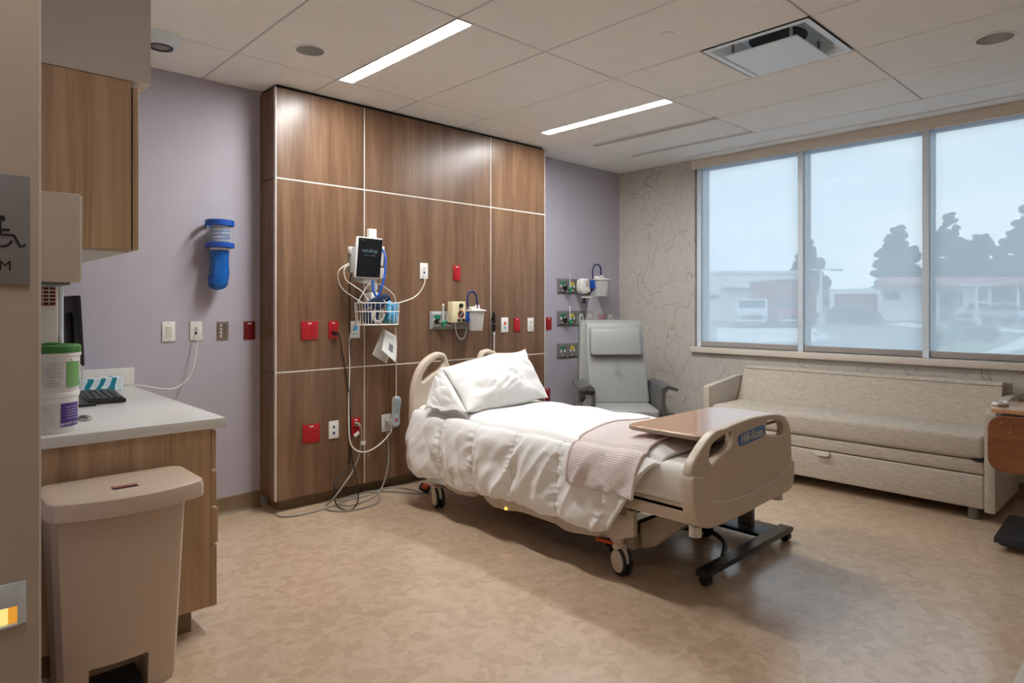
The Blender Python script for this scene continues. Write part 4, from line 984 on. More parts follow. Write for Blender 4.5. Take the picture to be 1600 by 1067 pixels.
# plates on the window wall
def nx_plate(name, y, z, label, mat, kind):
    t = thing(name, (XW, y, z), label, 'outlet' if kind else 'switch')
    MB().box((XW-.006, y-.036, z-.058), (XW-.0002, y+.036, z+.058), .0025, 2).build('cover_plate', mat, t)
    for dz in ((.021, -.021) if kind else ()):
        q = MB().box((XW-.0085, y-.017, z+dz-.014), (XW-.006, y+.017, z+dz+.014), .001, 1).build('receptacle', 'white', t)
        for dy in (-.006, .006): MB().box((XW-.0092, y+dy-.001, z+dz-.002), (XW-.008, y+dy+.001, z+dz+.007)).build('slot', 'slot', q)
    if not kind: MB().box((XW-.010, y-.015, z-.03), (XW-.006, y+.015, z+.03), .001, 1).build('rocker', 'soffit', t)
nx_plate('wall_switch', 3.605, 1.14, 'beige switch plate on the branch wallpaper left of the window', 'soffit', 0)
nx_plate('wall_outlet', 3.60, .465, 'white outlet low on the wallpaper beside the recliner arm', 'offwhite', 1)

# ================================================================== blue bag dispenser on the lavender wall
cx, cy = 1.452, 4.15
bd_ = thing('bag_dispenser', (cx, YH, 1.40), 'clear and blue wall dispenser with a blue emesis bag hanging out', 'dispenser')
MB().lathe([(.080, 1.80), (.084, 1.802), (.084, 1.832), (.080, 1.836), (.05, 1.836)], (cx, cy, 0), 32, cap=False).build('top_rim', 'blue', bd_)
MB().lathe([(.072, 1.80), (.074, 1.69)], (cx, cy, 0), 32, cap=False).build('clear_cup', 'clearp', bd_)
MB().lathe([(.050, 1.672), (.078, 1.666), (.084, 1.668), (.084, 1.694), (.078, 1.698), (.06, 1.698)], (cx, cy, 0), 32, cap=False).build('lower_rim', 'blue', bd_)
for k in range(5):
    z = 1.705+k*.019
    MB().lathe([(.052, z), (.060, z+.004), (.060, z+.013), (.052, z+.017)], (cx+.004*(k % 2), cy, 0), 28, cap=False).build('stacked_bag', 'bluebag' , bd_)
    MB().tube([(cx+.058*math.cos(a), cy+.058*math.sin(a), z+.010+.006*math.sin(a+k)) for a in [d2r(200+i*14) for i in range(11)]], .0028, 5, 0).build('bag_ring', 'white', bd_)
MB().lathe([(.056, 1.652), (.059, 1.655), (.059, 1.664), (.054, 1.668)], (cx, cy, 0), 30, cap=False).build('collar', 'white', bd_)
def bagf(a, c):
    z = 1.656-(1.656-1.405)*c; r = .055+.005*math.sin(min(1, max(0, (c-.45)/.5))*PI)
    r *= math.sqrt(max(0, 1-max(0, (c-.82)/.18)**2)) if c > .82 else 1
    an = a*2*PI; w_ = 1+.10*noise.noise(Vector((math.cos(an)*2, math.sin(an)*2, c*6)))
    return Vector((cx-.016*c*c+r*w_*math.cos(an), cy-.005*c+r*.85*w_*math.sin(an), z))
bg2 = MB(); bg2.grid(bagf, 32, 26, closed_u=True); bg2.build('hanging_bag', 'bluebag', bd_, smooth=180)
MB().box((cx-.03, cy+.06, 1.69), (cx+.03, YH-.0005, 1.80), .006).build('wall_bracket', 'blue', bd_)

# ================================================================== vital signs monitor column
YM = 3.80
def at(u, v, y=3.82): return AY(u, v, y)
mt = thing('patient_monitor', (2.33, PY, 1.5), 'tablet-like patient monitor with dark screen on a white wall rail', 'monitor')
ra = AY(575.5, 357, 3.975); rb_ = AY(587.5, 357, 3.975)
MB().box((ra.x, 3.965, 1.24), (rb_.x, PY-.0005, ra.z), .004).build('wall_rail', 'offwhite', mt)
MB().box((ra.x-.012, 3.86, 1.50), (rb_.x+.012, 3.967, 1.57), .01).build('mount_arm', 'white', mt)
# tilted body: local frame centred on the screen
m0 = AY(575, 403, YM); RM = Matrix.Rotation(d2r(1), 3, 'Z') @ Matrix.Rotation(d2r(6), 3, 'X') @ Matrix.Rotation(d2r(1), 3, 'Y')
def mo_(dx, dy, dz): return m0+RM @ Vector((dx, dy, dz))
MB().obox(m0, (.196, .030, .272), RM, .012, 3).build('monitor_case', 'white', mt)
sc_ = MB().obox(mo_(.002, -.0145, .001), (.182, .004, .256), RM, .0015, 1).build('screen', 'screen', mt)
R4 = RM.to_4x4()
def stext(s, size, dx, dz, mat='screentext', bold=.0): put(text_mesh(s, size, .0002, bold=bold), T(mo_(dx, -.0170, dz)) @ R4 @ FACE_NY, 'lettering', mat, sc_)
stext('mindray', .036, .0, .048); stext('Monitor', .010, -.022, .018); stext('Standby', .010, .026, .018); stext('- - -', .010, -.02, -.032); stext('- -', .010, .035, -.032); stext('mindray', .0085, -.06, .116, 'inkg')
MB().obox(mo_(-.108, .028, -.02), (.030, .05, .17), RM, .008).build('side_module', 'grayp', mt)
MB().obox(mo_(-.122, .028, .04), (.018, .04, .05), RM, .008).build('port_knob', 'white', mt)
MB().obox(mo_(.112, .022, .02), (.024, .045, .13), RM, .006).build('thermometer_dock', 'white', mt)
MB().obox(mo_(.125, .005, -.02), (.004, .012, .05), RM, .002).build('dock_label', 'navy', mt)
MB().obox(mo_(.015, .03, -.152), (.09, .05, .035), RM, .006).build('swivel_bracket', 'offwhite', mt)
MB().box((2.33, 3.84, 1.28), (2.40, 3.93, 1.40), .012).build('joint_block', 'white', mt)
MB().obox(mo_(-.05, .03, -.148), (.07, .05, .026), RM, .005).build('cable_module', 'grayp', mt)
# hoses and leads of the monitor
def cable(name, pts, r, mat, label, cat='cable', n=7, parent=None):
    o = MB().tube(pts, r, n, 8).build(name, mat, parent)
    return lab(o, label) if parent else tag(o, label, cat)
cable('pressure_hose', [mo_(.10, .02, .10), at(596, 388, 3.80), at(602, 400, 3.76), at(601, 430, 3.74), at(594, 455, 3.74), at(589, 463, 3.75), at(584, 455, 3.76), at(582, 438, 3.78)], .0075, 'blue', 'blue blood pressure hose looping beside the monitor', 'hose')
cable('sensor_lead', [mo_(-.12, .03, -.045), at(537, 416, 3.80), at(529, 424, 3.80), at(529, 438, 3.82), at(536, 452, 3.84), at(552, 464, 3.84), at(568, 474, 3.80)], .0032, 'cable', 'thin white lead looping out left of the monitor', 'cable')
cable('sensor_lead', [mo_(-.11, .03, -.05), at(538, 420, 3.80), at(540, 436, 3.80), at(552, 446, 3.80), at(566, 456, 3.79), at(576, 470, 3.77)], .0032, 'cable', 'thin pinkish lead running from monitor into the basket', 'cable')
# wire basket
bk = thing('wire_basket', (2.38, 3.9, 1.16), 'white wire basket full of cuffs and tubing under the monitor', 'basket')
c0 = AY(592, 489, 3.84); bw, bdp = .150, .105
def rim(a, z, k=1.0):      # flattened D shape, flat side to the wall
    x = bw*k*math.copysign(abs(math.cos(a))**.6, math.cos(a)); y = -bdp*k*math.copysign(abs(math.sin(a))**.7, math.sin(a))
    return Vector((c0.x+x, 3.86+y, z))
zt, zb = c0.z+.068, c0.z-.078
for z, k in ((zt, 1.0), (c0.z+.01, .98), (zb, .93)): MB().tube([rim(2*PI*i/40, z, k) for i in range(40)], .0036, 6, 0, True).build('hoop_wire', 'white', bk)
for i in range(28):
    a = 2*PI*(i+.5)/28; MB().tube([rim(a, zt), rim(a, zb, .93)], .0022, 5, 0).build('upright_wire', 'white', bk)
for i in range(7):
    k = -.85+1.7*i/6; p = rim(math.acos(k), zb, .92); q = p.copy(); q.y = 3.86+(3.86-p.y); MB().tube([p, q], .002, 5, 0).build('floor_wire', 'white', bk)
tp = AY(588, 449, 3.90)
for s in (-1, 1): MB().tube([rim(0 if s > 0 else PI, zt), Vector((c0.x+s*.12, 3.85, zt+.06)), Vector((c0.x+s*.05, 3.89, zt+.125)), Vector((tp.x, 3.93, tp.z+.01))], .0036, 6, 8).build('hanger_wire', 'white', bk)
MB().box((tp.x-.025, 3.92, tp.z-.02), (tp.x+.025, 3.99, tp.z+.03), .006).build('hook_plate', 'white', bk)
# contents
cf = thing('pressure_cuff', (c0.x-.03, 3.85, c0.z), 'rolled navy blood pressure cuff in the wire basket', 'cuff')
MB().cyl((c0.x-.04, 3.78, c0.z+.062), (c0.x+.02, 3.93, c0.z+.062), .042, n=22).build('cuff_roll', 'navyc', cf)
MB().tube([(c0.x-.115, 3.83, c0.z+.04), (c0.x-.05, 3.80, c0.z+.09), (c0.x+.04, 3.80, c0.z+.11), (c0.x+.08, 3.86, c0.z+.05)], .018, 8).build('cuff_strap', 'navyc', cf)
for k in range(3): MB().tube([(c0.x-.005+.034*math.cos(a), 3.792-.004*k, c0.z+.035+k*.026+.024*math.sin(a)) for a in [d2r(20+i*14) for i in range(11)]], .0028, 5, 0).build('cuff_binding', 'white', cf)
cable('coiled_tubing', [Vector((c0.x-.03+(.052-.006*k/10)*math.cos(k*.7), 3.80+.004*math.sin(k), c0.z-.018+(.050-.005*k/10)*math.sin(k*.7))) for k in range(40)], .0038, 'offwhite', 'coil of white tubing at the front of the wire basket', 'tubing')
tag(MB().obox(Vector((c0.x-.055, 3.86, c0.z-.025)), (.07, .11, .09), Matrix.Rotation(.3, 3, 'Y'), .02, 3).build('purple_pouch', 'navyc'), 'dark pouch at the left of the wire basket', 'pouch')
def pk(a, c):
    x = -.045+.09*a; z = -.055+.12*c; return Vector((c0.x+.075+x, 3.80+.012*noise.noise(Vector((a*6, c*6, 3))), c0.z+z+.01*math.sin(a*9)))
tag(MB().grid(pk, 14, 16).build('sensor_packet', 'lightblue', smooth=180, solid=.02), 'crinkled light blue packet at the right of the wire basket', 'packet')
tag(MB().obox(Vector((c0.x+.08, 3.85, c0.z-.045)), (.10, .08, .05), Matrix.Rotation(.2, 3, 'Y'), .012, 3).build('blue_packet', 'teal'), 'small teal packet at the bottom of the wire basket', 'packet')
# instruction booklet hanging below
bl_ = thing('instruction_booklet', (2.45, 3.9, .92), 'open white booklet hanging below the wire basket', 'booklet')
q0, q1, q2, q3 = AY(598, 513.5, 3.90), AY(619, 525, 3.90), AY(604, 568, 3.90), AY(582, 554, 3.90)
MB().grid(lambda a, c: (q0.lerp(q1, a)).lerp(q3.lerp(q2, a), c)+Vector((0, .004*c, 0)), 8, 10).build('back_page', 'paperw', bl_, solid=.004)
e0, e1, e2, e3 = AY(600, 514.5, 3.885), AY(619.5, 526, 3.885), AY(614, 566, 3.86), AY(592, 547, 3.86)
def pg(a, c): p = (e0.lerp(e1, a)).lerp(e3.lerp(e2, a), c); return p+Vector((.012*math.sin(c*PI), -.03*c*c, .0))
pgo = MB().grid(pg, 10, 14).build('turned_page', 'paperw', bl_, smooth=180, solid=.001)
def patch(a0, a1, c0_, c1, nm, mat): MB().grid(lambda a, c: pg(a0+(a1-a0)*a, c0_+(c1-c0_)*c)+Vector((0, -.0012, 0)), 4, 5).build(nm, mat, pgo, recalc=False)
patch(.42, .72, .46, .76, 'picture', 'inkg'); patch(.2, .8, .14, .155, 'print_line', 'inkg'); patch(.2, .7, .20, .212, 'print_line', 'inkg')

# ------------------------------------------------------------------ cords
W = 3.982
def p_(u, v, y=W): return AY(u, v, y)
def f_(u, v, z=.006): return AZ(u, v, z)
cable('network_cable', [Vector((1.342, 4.225, 1.175)), Vector((1.350, 4.19, 1.15)), AY(307.5, 540, 4.19), AY(303, 572, 4.17), AY(292, 594, 4.16), AY(272, 606.5, 4.14), AY(250, 607, 4.12), AY(225, 603, 4.10), Vector((.96, 4.10, .866)), Vector((.88, 4.10, .864))], .0034, 'cable', 'white network cable drooping from the lavender wall onto the counter')
cable('network_cable', [p_(662, 430, 3.988), p_(664, 440, 3.965), p_(657, 455, 3.96), p_(646, 465, 3.95), p_(630, 471, 3.93), p_(616, 474, 3.91), p_(600, 470, 3.90), p_(588, 456, 3.92)], .0042, 'cable', 'white cable sweeping from the high data outlet to the basket')
cable('power_cord', [p_(523, 519, 3.965), p_(529, 522, 3.955), p_(534, 545), p_(541, 585), p_(546, 620), p_(548, 660), p_(548, 700, 3.97), p_(553, 730, 3.95), p_(558, 752, 3.90), f_(560, 775, .05), f_(556, 790), f_(545, 797), f_(532, 794), f_(524, 784, .03), p_(522, 762, 3.90), p_(527, 748, 3.92), p_(540, 733, 3.95), p_(546, 716, 3.965), p_(547, 650, 3.975), p_(547, 560), p_(546, 480, 3.97), p_(546, 446, 3.92), mo_(-.09, .04, -.10)], .0042, 'blackc', 'black power cord looping from the red outlet down and up to the monitor', parent=mt)
cable('call_cable', [p_(560, 500, 3.92), p_(552, 512, 3.955), p_(546.5, 530), p_(546.5, 580), p_(545, 620), p_(545, 660, 3.97), p_(547, 690, 3.965), p_(556, 703, 3.955), p_(570, 706, 3.95), p_(585, 700, 3.95), p_(600, 688, 3.955), p_(611, 674, 3.955), p_(611, 664, 3.96), p_(605, 657, 3.975)], .0050, 'cable', 'cream cord swooping from basket to the outlet beside the remote')
cable('power_cord', [p_(555, 661, 3.965), p_(562, 664, 3.93), p_(565, 678, 3.94), p_(564, 695, 3.955), p_(560, 715, 3.955), p_(550, 738, 3.95), p_(535, 760, 3.90), f_(520, 780, .05), f_(509, 790), f_(514, 797), f_(545, 798), f_(585, 788), f_(593, 778), f_(588, 769), f_(570, 768), f_(545, 781), f_(515, 792), f_(475, 803), f_(445, 807), f_(433, 804), f_(440, 793), f_(465, 781), f_(495, 776), f_(530, 781), f_(570, 775), f_(600, 763), f_(625, 762), f_(650, 767), f_(660, 770)], .0056, 'greyc', 'grey power cord coiled in loops on the floor below the panel', parent=bed)
cable('signal_cord', [p_(603, 657, 3.97), p_(604.5, 672, 3.965), p_(606, 695, 3.97), p_(607, 715, 3.965), p_(604, 740, 3.94), f_(596, 763, .04), f_(588, 774), f_(565, 785), f_(545, 790), f_(530, 786), f_(545, 776), f_(580, 768), f_(610, 768), f_(640, 770), f_(658, 771)], .0056, 'greyc', 'grey bed cord hanging straight down from the lower white outlet', parent=bed)
def plug(c, d, r, l, mat, label):
    c = Vector(c); t = tag(MB().cyl(c, c+Vector(d)*l, r, r*.7, 14).build('power_plug', mat), label, 'plug'); return t
plug((DX(520.5, Yp), 3.991, 1.129), (.05, -.9, -.1), .016, .045, 'blackc', 'black plug in the red outlet beside the monitor cables')
plug((DX(555.5, Yp), 3.991, .500), (.1, -.9, -.05), .016, .045, 'greyc', 'grey hospital plug in the low red outlet')
plug((DX(603.5, Yp), 3.990, .499), (.0, -.9, -.2), .014, .035, 'offwhite', 'cream plug in the lower white outlet beside the remote')
tag(MB().obox(p_(557.5, 678, 3.945), (.042, .003, .024), Matrix.Rotation(-.5, 3, 'Y')).build('cord_tag', 'paperw'), 'white paper tag tied to the grey plug', 'tag')
tag(MB().obox(p_(567.5, 692, 3.945), (.036, .010, .026), Matrix.Rotation(.05, 3, 'Y'), .002).build('cord_label', 'labelw'), 'small white printed label wrapped around the grey cord', 'tag')
tag(MB().cyl(p_(575, 705, 3.948), p_(577, 714, 3.946), .006, .0045, 10).build('cord_end', 'pewter'), 'loose metal connector hanging from the cream cord', 'connector')
bp = thing('bed_plug', (2.5, 3.5, .0), 'orange and black bed plug lying on the floor by the head caster', 'plug')
pc = AZ(664, 762, .035)
MB().obox(pc, (.045, .075, .05), Matrix.Rotation(.5, 3, 'Z') @ Matrix.Rotation(.4, 3, 'X'), .012, 3).build('plug_body', 'black', bp)
MB().obox(pc+Vector((-.004, -.012, .012)), (.047, .045, .034), Matrix.Rotation(.5, 3, 'Z') @ Matrix.Rotation(.4, 3, 'X'), .010, 3).build('plug_face', 'orange', bp)
# bed remote
rm = thing('bed_remote', (2.56, 3.96, .46), 'pale blue-grey bed remote hanging on a cord beside the headboard', 'remote')
r0 = AY(619, 642, 3.95); RR = Matrix.Rotation(.09, 3, 'Y')
ro = [(-.026, .09), (-.032, .06), (-.028, .02), (-.027, -.04), (-.034, -.075), (-.03, -.10), (0, -.112), (.03, -.10), (.034, -.075), (.027, -.04), (.028, .02), (.032, .06), (.026, .09), (0, .10)]
put(curve_plate([ro], .024, .007), T(r0) @ RR.to_4x4() @ FACE_NY, 'remote_body', 'remote', rm, smooth=50)
put(curve_plate([[(a*1.1, b_*1.05) for a, b_ in ro]], .012, .004), T(r0+Vector((0, .008, 0))) @ RR.to_4x4() @ FACE_NY, 'rear_shell', 'offwhite', rm, smooth=50)
for k in range(5):
    for s in (-1, 0, 1):
        if k in (0, 1) and s == 0: continue
        MB().obox(r0+RR @ Vector((s*.012, -.0125, .066-k*.017)), (.007, .003, .008), RR, .001, 1).build('button', 'slot' if k < 2 or (k == 4 and s == 0) else 'inkg', rm)
MB().lathe([(.006, 0), (.011, -.002), (.014, 0)], r0+RR @ Vector((0, -.012, -.062)), 18, 'Y', cap=False).build('call_ring', 'pinkred', rm)
cable('remote_lead', [p_(618, 512, 3.93), p_(619, 540, 3.965), p_(619, 580, 3.965), p_(619, 612, 3.96), r0+Vector((-.006, .0, .095))], .0038, 'cable', 'straight thin cream cord that the bed remote hangs from')

# ================================================================== medical gas on the headwall
def gas_module(t, x, z, y, col, w_=.115, h_=.138, dark=False):
    b = MB(); fm = .022
    o = ((x-w_/2, z-h_/2), (x+w_/2, z-h_/2), (x+w_/2, z+h_/2), (x-w_/2, z+h_/2)); i_ = ((x-w_/2+fm, z-h_/2+fm), (x+w_/2-fm, z-h_/2+fm), (x+w_/2-fm, z+h_/2-fm), (x-w_/2+fm, z+h_/2-fm))
    A = [b.bm.verts.new((p, y-.001, q)) for p, q in o]; A2 = [b.bm.verts.new((p, y-.006, q)) for p, q in o]; B = [b.bm.verts.new((p, y-.018, q)) for p, q in i_]
    for k in range(4): b.bm.faces.new((A[k], A[(k+1) % 4], A2[(k+1) % 4], A2[k])); b.bm.faces.new((A2[k], A2[(k+1) % 4], B[(k+1) % 4], B[k]))
    b.bm.faces.new(B); m = b.build('gas_outlet', 'graypd' if dark else 'grayp', t, smooth=20)
    MB().box((x-.026, y-.021, z+.012), (x+.026, y-.017, z+.044), .001, 1).build('gas_label', col, m)
    for dx in (-.026, .026): MB().box((x+dx-.009, y-.024, z-.012), (x+dx+.009, y-.018, z+.014), .002, 1).build('keyed_tab', 'white', m)
    MB().lathe([(0, -.020), (.017, -.020), (.019, -.017)], (x, y, z-.012), 20, 'Y').build('port', 'black' if not dark else 'pewter', m)
    MB().box((x-.012, y-.021, z-.046), (x+.012, y-.017, z-.034), .001, 1).build('release', 'offwhite', m)
    return m
def flowmeter(x, z, y, label):
    t = thing('flowmeter', (x, y, z), label, 'flowmeter', 'oxygen flowmeters')
    MB().cyl((x-.03, y-.02, z-.005), (x-.03, y-.055, z-.005), .019, n=18).build('coupling', 'black', t)
    MB().cyl((x-.03, y-.05, z-.005), (x+.012, y-.05, z-.012), .009, n=12).build('stem', 'chrome', t)
    MB().lathe([(.010, -.03), (.014, -.025), (.014, .005), (.010, .01)], (x+.014, y-.05, z-.012), 16).build('valve_body', 'green', t)
    MB().cyl((x+.016, y-.05, z-.010), (x+.044, y-.052, z-.010), .013, n=16).build('knob', 'green', t)
    MB().cyl((x+.014, y-.05, z-.008), (x+.014, y-.05, z+.115), .010, n=14).build('flow_tube', 'clearp', t)
    MB().cyl((x+.014, y-.05, z-.003), (x+.014, y-.05, z+.105), .0018, n=8).build('scale_rod', 'white', t)
    MB().lathe([(.010, .113), (.010, .120), (.004, .124), (.004, .128)], (x+.014, y-.05, z), 12).build('tube_cap', 'offwhite', t)
    MB().lathe([(.006, -.03), (.009, -.04), (.005, -.055)], (x+.014, y-.05, z-.012), 12).build('outlet_nipple', 'green', t)
    return t
def canister(c, r0, r1, h, label, y_wall, hose, gold=False):
    c = Vector(c)
    t = thing('suction_canister', (c.x, c.y, c.z), label, 'canister', 'suction canisters')
    MB().lathe([(0, .001), (r0*.96, .001), (r0, .006), (r1, h), (r1-.003, h), (r0-.003, .006)], c, 30).build('cup', 'frost', t)
    MB().lathe([(r1+.012, h-.004), (r1+.014, h+.0), (r1+.012, h+.006), (r1*.6, h+.012), (r1*.5, h+.018), (0, h+.018)], c, 30).build('lid', 'white', t)
    MB().box(c+Vector((r1-.01, -.012, h-.002)), c+Vector((r1+.034, .012, h+.006)), .003).build('pour_spout', 'white', t)
    MB().box(c+Vector((-r1*.9, -.02, h+.01)), c+Vector((-r1*.1, .02, h+.034)), .006).build('filter_port', 'white', t)
    for dx in (.0, .032): MB().cyl(c+Vector((dx, 0, h+.012)), c+Vector((dx, 0, h+.045)), .008, n=12).build('hose_port', 'white', t)
    for k in range(6): MB().tube([c+Vector(((r0+(r1-r0)*(.2+k*.12)+.0006)*math.cos(a), (r0+(r1-r0)*(.2+k*.12)+.0006)*math.sin(a), h*(.2+k*.12))) for a in [d2r(-150+i*6) for i in range(5)]], .0008, 4, 0).build('scale_mark', 'inkg', t)
    MB().box((c.x-.02-r1, c.y+.0, c.z+h*.45), (c.x-r1*.4, y_wall-.001, c.z+h*.95), .006).build('holder', 'blue', t)
    hs = MB(); hs.tube(hose, .0078, 9, 8); hs.build('hose', 'navy', t)
    return t
gp = thing('gas_panel', (3.05, PY, 1.2), 'grey medical gas outlet strip on the walnut panel above the bed', 'gas panel')
gx = 2.985
for k, col in enumerate(('green', 'white', 'white')): gas_module(gp, gx+.1165*k, 1.200, PY, col)
flowmeter(2.995, 1.20, PY-.012, 'green oxygen flowmeter on the walnut panel gas strip')
vr = thing('vacuum_regulator', (3.11, PY, 1.2), 'cream vacuum regulator box with gauge above the bed', 'regulator')
v0 = AY(707, 471, 3.90); v1 = AY(728, 504, 3.90)
b = MB().box((v0.x, 3.90, v1.z), (v1.x, 3.965, v0.z), .008, 3); b.build('regulator_body', 'creamreg', vr)
gcx = v0.x+(v1.x-v0.x)*.62
gd = MB().lathe([(0, -.004), (.027, -.004), (.030, .001)], (gcx, 3.90, AY(720, 491, 3.885).z), 26, 'Y').build('gauge', 'black', vr)
MB().lathe([(.024, -.0045), (.026, -.006), (.029, -.0045)], (gcx, 3.90, AY(720, 491, 3.885).z), 26, 'Y', cap=False).build('gauge_ring', 'orange', gd)
MB().obox(Vector((gcx, 3.8945, AY(720, 491, 3.885).z)), (.004, .001, .036), Matrix.Rotation(.7, 3, 'Y')).build('needle', 'white', gd)
MB().lathe([(0, -.012), (.016, -.012), (.018, 0)], (gcx, 3.90, AY(720, 477.5, 3.885).z), 20, 'Y').build('dial', 'black', vr)
for dx in (-.022, .022): MB().lathe([(0, -.016), (.011, -.016), (.013, 0)], (gcx+dx, 3.90, AY(720, 500.5, 3.885).z), 16, 'Y').build('knob', 'black', vr)
MB().cyl((gcx-.05, 3.96, 1.20), (gcx-.05, 3.985, 1.20), .018, n=14).build('coupling', 'chrome', vr)
cb = AY(743.5, 516.5, 3.89)
canister((cb.x, 3.89, cb.z), .052, .068, .155, 'clear suction canister with white lid on the walnut panel', PY, [AY(731, 480, 3.90), AY(730.5, 470, 3.90), AY(732, 459, 3.90), AY(737.5, 455, 3.90), AY(743, 460, 3.90), AY(745, 470, 3.90), AY(745.5, 481, 3.90)])
cable('drain_tube', [AY(712, 503, 3.90), AY(712, 515, 3.92), AY(716, 526, 3.93), AY(721, 530, 3.93), AY(726, 526, 3.93), AY(729, 515, 3.93), AY(731, 505, 3.94)], .0034, 'frost', 'thin clear drain tube looping under the cream regulator', 'tubing')
wd = thing('wall_wand', (3.55, PY, 1.1), 'black corded wand clipped to the pale panel joint above the bed', 'wand')
b = MB(); wx = DX(772, 3.975)
b.lathe([(.010, 1.10), (.014, 1.105), (.015, 1.135), (.008, 1.145), (.009, 1.175), (.012, 1.185), (.012, 1.255), (.008, 1.26), (0, 1.26)], (wx, 3.975, 0), 16); b.build('handle', 'black', wd)
MB().lathe([(.016, 1.140), (.022, 1.146), (.022, 1.156), (.012, 1.165)], (wx, 3.975, 0), 16, cap=False).build('collar', 'blackm', wd)
MB().cyl((wx, 3.976, 1.075), (wx, 3.976, 1.10), .009, n=12).build('strain_relief', 'white', wd)
MB().tube([(wx, 3.976, 1.08), (wx+.002, 3.98, .9), (wx, 3.98, .65)], .0075, 8, 4).build('cord', 'offwhite', wd)
MB().box((wx-.012, 3.98, 1.19), (wx+.012, 3.9995, 1.22), .003).build('clip', 'black', wd)

# gas strips on the lavender wall behind the recliner
for z, n_, lb_ in ((1.500, 5, 'top grey gas outlet strip on the lavender wall'), (1.190, 4, 'middle grey gas outlet strip on the lavender wall'), (.876, 4, 'lowest grey gas outlet strip beside the recliner')):
    t = thing('gas_panel', (4.85, YH, z), lb_, 'gas panel', 'gas strips on the lavender wall')
    for k in range(n_): gas_module(t, 4.665+.135*k, z, YH, ('green', 'yellow', 'white', 'white', 'white')[k], .132, .146, True)
flowmeter(4.705, 1.49, YH-.012, 'oxygen flowmeter on the top gas strip of the lavender wall')
flowmeter(4.705, 1.18, YH-.012, 'oxygen flowmeter with black coupling on the middle gas strip')
vr = thing('vacuum_regulator', (4.85, YH, 1.5), 'white oval vacuum regulator on the top lavender wall gas strip', 'regulator')
a0 = AY(915, 447, 4.12)
put(curve_plate([rounded(-.062, .062, -.075, .075, .045)], .08, .014, smooth_loops=False), T((a0.x, 4.15, a0.z)) @ FACE_NY, 'regulator_body', 'white', vr, smooth=50)
MB().lathe([(0, -.006), (.026, -.006), (.029, 0)], (a0.x+.018, 4.11, a0.z+.025), 24, 'Y').build('gauge', 'offwhite', vr)
MB().lathe([(.023, -.0065), (.026, -.008), (.029, -.0065)], (a0.x+.018, 4.11, a0.z+.025), 24, 'Y', cap=False).build('gauge_ring', 'inkg', vr)
MB().obox(Vector((a0.x+.018, 4.103, a0.z+.025)), (.003, .001, .034), Matrix.Rotation(.6, 3, 'Y')).build('needle', 'ink', vr)
MB().lathe([(0, -.014), (.022, -.014), (.025, 0)], (a0.x+.018, 4.11, a0.z-.036), 20, 'Y').build('dial', 'offwhite', vr)
MB().box((a0.x-.03, 4.12, a0.z-.115), (a0.x+.11, 4.15, a0.z-.10), .004).build('bracket', 'white', vr)
MB().lathe([(.012, -.17), (.022, -.165), (.022, -.15), (.012, -.14), (.020, -.13), (.016, -.112)], (a0.x-.005, 4.135, a0.z), 16).build('stopper', 'black', vr)
cb = AY(938.5, 463, 4.12)
canister((cb.x, 4.12, cb.z), .068, .090, .165, 'clear suction canister hanging above the recliner', YH, [AY(926.5, 436, 4.13), AY(926, 425, 4.13), AY(928, 416, 4.13), AY(933, 413, 4.13), AY(938, 417, 4.13), AY(939, 426, 4.13), AY(939, 434, 4.13)])
# clear plastic bag under the canister
bt = [AY(927, 455, 4.14), AY(917, 500, 4.14), AY(944, 503, 4.14)]
def bagp(a, c):
    an = 2*PI*a; r = .028+.115*min(1, c*1.25)**.8; z = bt[0].z-(bt[0].z-1.08)*c
    wv = 1+.22*noise.noise(Vector((math.cos(an)*1.7, math.sin(an)*1.7, c*2.5)))
    return Vector((bt[0].x+.03*c+r*wv*math.cos(an), 4.135+r*.42*wv*math.sin(an), z))
tag(MB().grid(bagp, 28, 18, closed_u=True).build('clear_plastic_bag', 'film', smooth=60), 'crumpled clear plastic bag hanging behind the recliner', 'plastic bag')
# ================================================================== outside the window
GZ = -.14
for n_, c_ in dict(asphalt=(128, 132, 138), walk=(205, 206, 204), grass=(112, 128, 96), bldg=(235, 237, 238), housew=(240, 241, 242), roofr=(150, 108, 96), leaf=(44, 60, 52), leaf2=(50, 66, 54), shrub=(86, 112, 84), trunk=(70, 58, 50), carw=(200, 206, 214), carg=(140, 150, 162), carr=(158, 70, 60), cardk=(70, 76, 84), glassd=(60, 72, 84), brick=(150, 82, 78), polec=(205, 208, 210), greyb=(128, 132, 140)).items():
    M[n_] = plain('outdoor_'+n_, c_, .8 if n_ not in ('carw', 'carg', 'carr', 'cardk') else .35, var=.10 if n_ in ('leaf', 'leaf2', 'shrub', 'asphalt', 'grass') else .03, scale=2)
def G(u, d): p = AD(u, HZ, d); return Vector((p.x, p.y, GZ))
def zat(v, d): return CAM_H+(HZ-v)/FPX*d
ground = struct(MB().box((6.2, -120, GZ-.2), (160, 160, GZ)).build('parking_lot', 'asphalt', smooth=0))
def flat(poly, z, name, mat):
    b = MB(); b.prism([(p.x, p.y) for p in poly], 'xy', GZ+.001, GZ+z); return struct(b.build(name, mat, smooth=0))
flat([G(1120, 26), G(1275, 26), G(1275, 42), G(1120, 42)], .02, 'concrete_apron', 'walk')
flat([G(1500, 17), G(1530, 17), G(1600, 22), G(1640, 30), G(1600, 30), G(1560, 22)], .05, 'sidewalk', 'walk')
flat([G(1380, 50), G(1470, 38), G(1480, 40), G(1420, 56)], .05, 'sidewalk', 'walk')
flat([G(1550, 38), G(1660, 30), G(1670, 33), G(1570, 41)], .05, 'sidewalk', 'walk')
flat([G(1440, 17), G(1530, 17), G(1560, 24), G(1460, 30)], .03, 'planting_bed', 'grass')
UPF = Matrix((RT, FW, Vector((0, 0, 1)))).transposed()         # x across the view, y away from it
